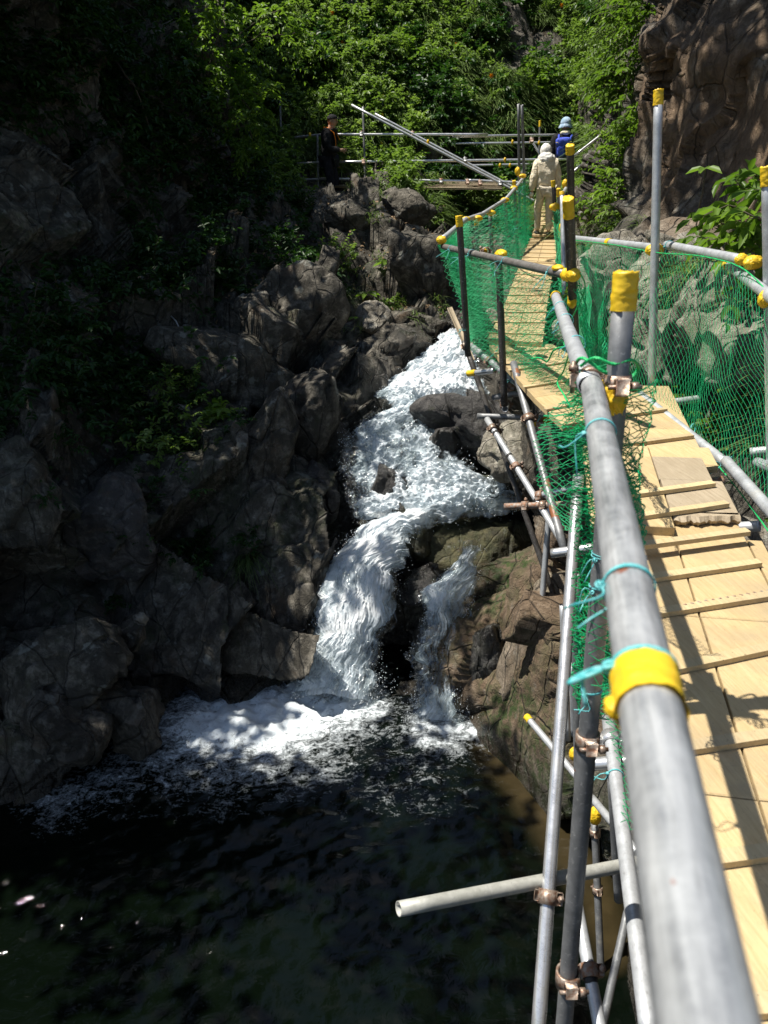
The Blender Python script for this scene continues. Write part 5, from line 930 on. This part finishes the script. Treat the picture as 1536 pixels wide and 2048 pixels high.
pr = shade_p(px_, py_); ca = np.floor(PP@sa/cell).astype(int); cb = np.floor(PP@sb2/cell).astype(int); sh_ = PP@SUN
lit = []
for a, b in [(Astart, A1), (A1, A2), (B0, B1)]+[(Cq[i], Cq[i+1]) for i in range(4)]+Rp: lit += [lerp(a, b, k/12) for k in range(13)]
for a, b, c_ in [((1300, 1900), (1600, 1900), -1.3), ((1300, 1500), (1600, 1500), -1.3), ((1270, 1200), (1600, 1200), -1.3), ((1250, 1000), (1500, 1000), -1.3), ((1200, 850), (1400, 850), -1.3), ((960, 690), (1200, 690), -1.3), ((1000, 620), (1110, 620), -1.3), ((1030, 550), (1110, 550), -1.3), ((1050, 500), (1120, 500), -1.3), ((1070, 460), (1120, 460), -1.3), ((1100, 780), (1250, 780), -1.3)]: lit += [lerp(G(*a, c_), G(*b, c_), k/8) for k in range(9)]
lit += [U(x, y, 14.8) for x in (1060, 1090, 1120) for y in (240, 300, 360, 420)]
lit += [D_(q) for q in pts_lit]+[U(x, y, dd_) for x, y, dd_ in ((600, 1440, 7.7), (660, 1440, 7.7), (700, 1420, 7.8), (620, 1390, 7.9), (850, 1060, 8.6), (900, 1080, 8.5), (960, 1080, 8.4), (940, 1040, 8.6), (1080, 1200, 6.8), (1080, 1350, 6.5), (1080, 1450, 6.5), (900, 700, 11.3), (860, 740, 11), (900, 770, 10.6), (930, 730, 11), (840, 790, 10.5), (960, 840, 9.2), (1000, 850, 9.))]
litc = {(int(math.floor(l@sa/cell)), int(math.floor(l@sb2/cell))) for l in lit}
cells = {}
for i in np.argsort(sh_): cells[(ca[i], cb[i])] = i       # highest towards the sun wins
sums = {}
best = {k: sh_[i] for k, i in cells.items()}
for a, b, p_, s_ in zip(ca, cb, pr, sh_):
    if s_ > best[(a, b)]-.9: u_ = sums.setdefault((a, b), [0, 0]); u_[0] += p_; u_[1] += 1
CL = [[], [], []]
for (a, b), i in cells.items():
    p_ = sums[(a, b)][0]/sums[(a, b)][1]
    if (a, b) in litc or p_ < .05: continue
    near = sum((a+da, b+db) in litc for da in (-1, 0, 1) for db in (-1, 0, 1))
    for lay in range(4 if p_ > .95 else (2 if p_ > .7 else 1)):
        if rng.random() > p_*1.06: continue
        q = sa*(a+rng.random())*cell+sb2*(b+rng.random())*cell; s_ = best[(a, b)]+rng.uniform(3.5, 6.5)+lay*.6
        for _ in range(40):
            c_ = q+SUN*s_; hz = math.hypot(c_[0], c_[1])
            if c_[2] > 2.2 and c_[2]/max(hz, .1) > math.tan(R(16)) or c_@_F < 0: break
            s_ += .5
        CL[0 if c_[0] < -2.5 and c_[1] < 11 else (1 if c_[0] < 1. else 2)].append((c_, .22 if near else .36))
for k, (L_, base, nm) in enumerate(zip(CL, (surf(-560, 700)[0], surf(-250, 0)[0], U(1700, -300, 8.5)), ("unseen tall broadleaf tree leaning over the pool, crown shaped to shade the left bank", "unseen broadleaf tree on the upper left slope, crown shaped to shade the falls", "unseen broadleaf tree above the brown cliff, crown shaped to cast shade"))):
    if not L_: continue
    o = empty("tree", base, nm, "tree"); C_ = np.array([c for c, _ in L_]); rr = np.array([r for _, r in L_]); tk = MB(); top = C_.mean(0)+D_((0, 0, .4)); limb(tk, base, top, .16, .07, k)
    for j in rng.choice(len(C_), min(26, len(C_)), False): limb(tk, lerp(base, top, rng.uniform(.6, 1)), C_[j], .035, .008, j)
    tk.build("trunk", M_bark, o); n = 26; P = np.repeat(C_, n, 0)+np.clip(rng.normal(size=(len(C_)*n, 3)), -1.7, 1.7)*np.repeat(rr, n)[:, None]*.48
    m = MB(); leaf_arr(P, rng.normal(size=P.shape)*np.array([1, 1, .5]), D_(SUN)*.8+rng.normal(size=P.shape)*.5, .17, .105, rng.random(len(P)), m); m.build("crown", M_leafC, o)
print("canopy clusters", [len(x) for x in CL])
# ================================================================ people
def skinmesh(joints, edges, radii, sub=2):
    me = bpy.data.meshes.new("tmp"); me.from_pydata([tuple(map(float, j)) for j in joints], edges, []); o = bpy.data.objects.new("tmp", me); C.objects.link(o)
    o.modifiers.new("s", 'SKIN').use_smooth_shade = True; s_ = o.modifiers.new("u", 'SUBSURF'); s_.levels = sub
    if not me.skin_vertices:
        bpy.context.view_layer.objects.active = o
    for v, r_ in zip(me.skin_vertices[0].data, radii): v.radius = r_ if hasattr(r_, '__len__') else (r_, r_)
    me.skin_vertices[0].data[0].use_root = True
    dg = bpy.context.evaluated_depsgraph_get(); m2 = o.evaluated_get(dg).to_mesh(); v = np.array([q.co[:] for q in m2.vertices]); f3 = [list(p.vertices) for p in m2.polygons]
    bpy.data.objects.remove(o); bpy.data.meshes.remove(me); T = np.array([f for f in f3 if len(f) == 3]).reshape(-1, 3); Q = np.array([f for f in f3 if len(f) == 4]).reshape(-1, 4); return v, [Q, T]
def ell(c, s, sub=3, seed=0, amp=0.): v, f = ICO[sub]; q = v*(1+(amp*fbm(v*3+seed, 3, seed)[:, None] if amp else 0)); return q*D_(s)+D_(c), f
M_skin = mat_plain("skin", (.5, .3, .2), .55, var=.15, bump=.1); M_hair = mat_plain("hair", (.03, .025, .02), .6, scale=90)
def person(base, H, face, J, label, mats, hat=None, hood=False, gl=None, arm=True):
    """J: joint dict in units of H (x right, y forward, z up). mats: top, trousers, shoes, headwear"""
    fwd = nrm(D_(face)*D_((1, 1, 0))); rt = np.cross(fwd, (0, 0, 1)); Rm = np.stack([rt, fwd, D_((0, 0, 1))]); base = D_(base)
    W = lambda v: (np.asarray(v)*H)@Rm+base
    o = empty("person", base, label, "person"); K = list(J)
    nm = ['pelvis', 'waist', 'chest', 'neck', 'head', 'lsh', 'lel', 'lwr', 'lha', 'rsh', 'rel', 'rwr', 'rha', 'lhip', 'lkn', 'lan', 'lto', 'rhip', 'rkn', 'ran', 'rto']
    P = [J[k] for k in nm]; I = {k: i for i, k in enumerate(nm)}
    E = [('pelvis', 'waist'), ('waist', 'chest'), ('chest', 'neck'), ('neck', 'head'), ('chest', 'lsh'), ('lsh', 'lel'), ('lel', 'lwr'), ('lwr', 'lha'), ('chest', 'rsh'), ('rsh', 'rel'), ('rel', 'rwr'), ('rwr', 'rha'), ('pelvis', 'lhip'), ('lhip', 'lkn'), ('lkn', 'lan'), ('lan', 'lto'), ('pelvis', 'rhip'), ('rhip', 'rkn'), ('rkn', 'ran'), ('ran', 'rto')]
    rad = dict(pelvis=(.085, .06), waist=(.075, .055), chest=(.09, .062), neck=.032, head=.05, lsh=.036, lel=.025, lwr=.017, lha=(.02, .011), lhip=.048, lkn=.032, lan=.022, lto=.022); rad.update({'r'+k[1:]: v for k, v in rad.items() if k[0] == 'l'})
    v, f = skinmesh(P, [(I[a], I[b]) for a, b in E], [rad[k] for k in nm]); m = MB(); m.add(W(v), f)
    hd = D_(J['head']); m.add(W(ell(hd+D_((0, 0, .012)), (.044, .055, .066))[0]), ICO[3][1]); m.add(W(ell(hd+D_((0, .056, .0)), (.008, .012, .014), 2)[0]), ICO[2][1])
    for s_ in (-1, 1):
        m.add(W(ell(hd+D_((s_*.046, -.004, .008)), (.006, .012, .018), 2)[0]), ICO[2][1])
        hk, wk = ('rha', 'rwr') if s_ > 0 else ('lha', 'lwr'); a = D_(J[hk]); t_ = nrm(a-D_(J[wk])); x_, y_, _ = frame(t_)
        for q in range(4): b0 = a+y_*(q-1.5)*.009; ln = (.034, .04, .038, .03)[q]; tube(m, [W(b0), W(b0+t_*ln*.5+x_*.004), W(b0+t_*ln+x_*.013)], [.0048*H, .0044*H, .0036*H], 6)
        b0 = a-t_*.014-y_*.016; tube(m, [W(b0), W(b0-y_*.014+t_*.012), W(b0-y_*.016+t_*.026)], [.0058*H, .005*H, .004*H], 6)
    m.build("body", M_skin, o)
    def garment(name, keys, rr, mat, amp=.012, extra=None):
        ix = {k: i for i, k in enumerate(keys)}; ee = [(ix[a], ix[b]) for a, b in E if a in ix and b in ix]; v, f = skinmesh([J[k] for k in keys], ee, [rr[k] for k in keys], 3)
        n = fbm(v*22, 4, 5)*amp*.5+amp*.6*np.abs(fbm(v*D_((34, 34, 14)), 3, 8)); c = v.mean(0); d = v-c; 
        dv = d*D_((1, 1, .1)); dv /= np.linalg.norm(dv, axis=1)[:, None]+1e-9; v = v+dv*n[:, None]; m = MB(); m.add(W(v), f)
        if extra: extra(m)
        return m.build(name, mat, o)
    rt_ = dict(pelvis=(.125, .088), waist=(.115, .082), chest=(.118, .084), neck=.05, lsh=.056, lel=.045, lwr=.034); rt_.update({'r'+k[1:]: v for k, v in rt_.items() if k[0] == 'l'})
    garment("jacket", ['pelvis', 'waist', 'chest', 'neck', 'lsh', 'lel', 'lwr', 'rsh', 'rel', 'rwr'], rt_, mats[0])
    rb = dict(pelvis=(.092, .07), lhip=.062, lkn=.046, lan=.036); rb.update({'r'+k[1:]: v for k, v in rb.items() if k[0] == 'l'})
    garment("trousers", ['pelvis', 'lhip', 'lkn', 'lan', 'rhip', 'rkn', 'ran'], rb, mats[1])
    for s_ in ('l', 'r'):
        a, b = D_(J[s_+'an']), D_(J[s_+'to']); m = MB(); v, f = skinmesh([a+D_((0, -.02, -.01)), a+D_((0, -.018, -.022)), lerp(a, b, .5), b], [(0, 1), (1, 2), (2, 3)], [.03, .03, (.028, .024), (.026, .018)]); m.add(W(v), f); m.build("shoe", mats[2], o)
    if gl is not None:
        for s_ in ('l',): a, b = D_(J[s_+'wr']), D_(J[s_+'ha']); v, f = skinmesh([a, lerp(a, b, .6), b+(b-a)*.4], [(0, 1), (1, 2)], [.021, (.03, .02), (.026, .017)]); m = MB(); m.add(W(v), f); m.build("glove", gl, o)
    if hat is not None:
        m = MB(); v, f = ICO[4]; q = v.copy(); q[:, 2] = np.where(q[:, 2] < -.1, -.1, q[:, 2]); q = q*D_((.058, .068, .062))+hd+D_((0, 0, .034)); n = 40; th = np.arange(n)*2*math.pi/n; m.add(W(q), f)
        rg_ = [np.stack([np.cos(th)*.056, np.sin(th)*.066, th*0+.03], 1)+hd, np.stack([np.cos(th)*.066, np.sin(th)*.076, th*0+.012+.004*np.sin(th*3)], 1)+hd, np.stack([np.cos(th)*.078, np.sin(th)*.088, th*0-.008+.006*np.sin(th*3)], 1)+hd, np.stack([np.cos(th)*.076, np.sin(th)*.086, th*0-.011+.006*np.sin(th*3)], 1)+hd]; j = np.arange(n)
        m.add(W(np.concatenate(rg_)), np.concatenate([np.stack([k*n+j, k*n+(j+1) % n, (k+1)*n+(j+1) % n, (k+1)*n+j], 1) for k in range(3)])); m.build("hat", hat, o)
    return o, W
def walkJ(l=.1, r=-.08, lean=.02, hn=0.):
    return dict(pelvis=(0, 0, .52), waist=(0, lean*.4, .61), chest=(0, lean, .72), neck=(0, lean*1.7, .825), head=(0, lean*2.6+.01, .90), lsh=(-.105, lean, .785), lel=(-.145, lean-.03, .63), lwr=(-.155, lean+.0, .49), lha=(-.157, lean+.01, .45),
      rsh=(.105, lean, .785), rel=(.14, lean+.01, .63), rwr=(.145, lean+.09, .53), rha=(.135, lean+.12, .5), lhip=(-.05, 0, .5), lkn=(-.055, l*.7+.03, .28), lan=(-.05, l, .05), lto=(-.055, l+.085, .02), rhip=(.05, 0, .5), rkn=(.052, r*.4+.03, .275), ran=(.05, r, .05), rto=(.055, r+.085, .018))
b1 = G(1087, 474, -1.25); fw = G(1100, 440, -1.25)-b1; fw = nrm(fw*D_((1, 1, 0))); fw = nrm(fw+D_((-.25, 0, 0)))
cream = mat_cloth("cream_jacket", (.72, .62, .44), (.86, .77, .6), 14); cream2 = mat_cloth("pale_trousers", (.6, .53, .4), (.75, .68, .54), 16); whitec = mat_cloth("white_cloth", (.7, .68, .62), (.86, .84, .8), 10); blk = mat_cloth("black_jacket", (.012, .012, .013), (.03, .03, .032), 12)
grn = mat_cloth("grey_green_trousers", (.07, .09, .06), (.14, .16, .1), 12); dk = mat_cloth("dark_trousers", (.012, .013, .018), (.03, .03, .04), 12); shoe = mat_cloth("dark_boots", (.03, .035, .04), (.09, .085, .08), 20); blu = mat_cloth("light_blue_hat", (.25, .38, .52), (.5, .62, .75), 10); orange = mat_cloth("orange_towel", (.75, .2, .01), (.9, .3, .02), 12)
J = walkJ(.13, -.03, .03); J['rwr'] = (.145, .06, .5); J['rha'] = (.145, .08, .46)
H1 = next(h for h in np.arange(1.2, 2.2, .005) if proj(b1+D_((0, 0, h)))[1] < 288)
p1, W1 = person(b1+D_((0, 0, .02)), H1, fw, J, "person in cream jacket and pale trousers with white hood walking away on the far boards", (cream, cream2, shoe), None, gl=whitec)
m = MB(); hd = D_(J['head']); v, f = ICO[4]; q = v*D_((.066, .075, .078)); q[:, 2] += .006*vnoise(v*4); q += hd+D_((0, -.006, .014)); q = q[:]; m.add(W1(q), f)
v2 = v*D_((.1, .075, .075))*(1+.12*fbm(v*4, 3, 4)[:, None]); m.add(W1(v2+D_(J['neck'])+D_((0, -.015, .0))), f); v3 = v*D_((.03, .06, .012))+hd+D_((.062, .02, -.045)); m.add(W1(v3), f); m.build("hood", whitec, p1)
b2 = U(1128, 412, 15.6); J2 = walkJ(.03, -.1, .01)
H2 = 1.86; b2 = U(1133, 232, 15.4)-D_((0, 0, H2)); p2, W2 = person(b2, H2, fw+D_((.2, 0, 0)), J2, "person in black jacket and light blue sun hat walking ahead with a blue backpack", (blk, grn, shoe), blu)
m = MB(); m.add(W2(ell((0, -.01, .838), (.055, .05, .03), 3, 2, .1)[0]), ICO[3][1]); m.build("neck_cloth", mat_cloth("yellow_cloth", (.75, .68, .42), (.85, .8, .6), 12), p2)
bp = empty("backpack", W2((-.02, -.13, .68)), "bright blue backpack with navy lower half on the back of the person in black", "backpack"); 
bl = mat_cloth("blue_nylon", (.05, .08, .5), (.1, .16, .72), 12, .5); nv = mat_cloth("navy_nylon", (.012, .016, .07), (.03, .04, .13), 12, .5)
def bag(c, s, mat, nm, seed=0):
    v, f = ICO[4]; q = np.sign(v)*np.abs(v)**.62; q = q*D_(s)*(1+.05*fbm(v*3, 3, seed)[:, None]); m = MB(); m.add(W2(q+D_(c)), f); return m.build(nm, mat, bp)
bag((-.02, -.115, .665), (.078, .05, .1), nv, "main_pocket", 1); bag((-.02, -.125, .745), (.085, .05, .048), bl, "top_flap", 2); bag((-.045, -.158, .66), (.042, .02, .055), bl, "front_pocket", 3)
for s_ in (-1, 1):
    m = MB(); tube(m, [W2((s_*.06-.01, -.08, .77)), W2((s_*.07, -.03, .815)), W2((s_*.075, .05, .8)), W2((s_*.08, .08, .72)), W2((s_*.08, .02, .62)), W2((s_*.07-.01, -.08, .6))], .012*H2, 8); m.build("shoulder_strap", bl, bp)
m = MB(); aa = np.linspace(-1, 1, 15); tube(m, [W2((-.02+.082*a, -.168, .725+.02*abs(a))) for a in aa], .0035*H2, 6); m.build("piping", mat_cloth("yellow_trim", (.8, .6, .1), (.9, .7, .2), 9), bp)
b3 = U(655, 400, 15.9); H3 = 1.74; b3 = U(652, 224, 15.2)-D_((0, 0, H3)); J3 = walkJ(.02, .0, .03); J3['rel'] = (.15, .06, .62); J3['rwr'] = (.09, .19, .6); J3['rha'] = (.06, .22, .6); J3['head'] = (.0, .07, .895)
p3, W3 = person(b3, H3, (1, -.35, 0), J3, "man in dark clothes with an orange neck towel standing at the bridge's shaded left end", (blk, dk, shoe))
m = MB(); v, f = ICO[4]; q = v.copy(); q[:, 2] = np.where(q[:, 2] < 0, 0, q[:, 2]); m.add(W3(q*D_((.054, .064, .05))+D_(J3['head'])+D_((0, 0, .03))), f); m.add(W3(v*D_((.04, .04, .005))+D_(J3['head'])+D_((0, .075, .032))), f); m.build("cap", blk, p3)
m = MB()
for pts in ([(.05, -.02, .84), (.07, .03, .835), (.07, .11, .78), (.065, .125, .70), (.06, .12, .62)], [(.05, -.02, .84), (-.05, -.02, .84), (-.065, .03, .83), (-.06, .09, .78), (-.08, .12, .7)]):
    Q = np.array([W3(q) for q in pts]); x_ = np.array([W3(D_(q)+D_((.03, .008, .0)))-W3(q) for q in pts]); L_ = np.concatenate([Q-x_, Q+x_, Q+x_+D_((0, 0, .012)), Q-x_+D_((0, 0, .012))]); n = len(pts); F = []
    for i in range(n-1): F += [[i, i+1, n+i+1, n+i], [n+i, n+i+1, 2*n+i+1, 2*n+i], [2*n+i, 2*n+i+1, 3*n+i+1, 3*n+i], [3*n+i, 3*n+i+1, i+1, i]]
    m.add(L_, np.array(F))
m.build("towel", orange, p3)
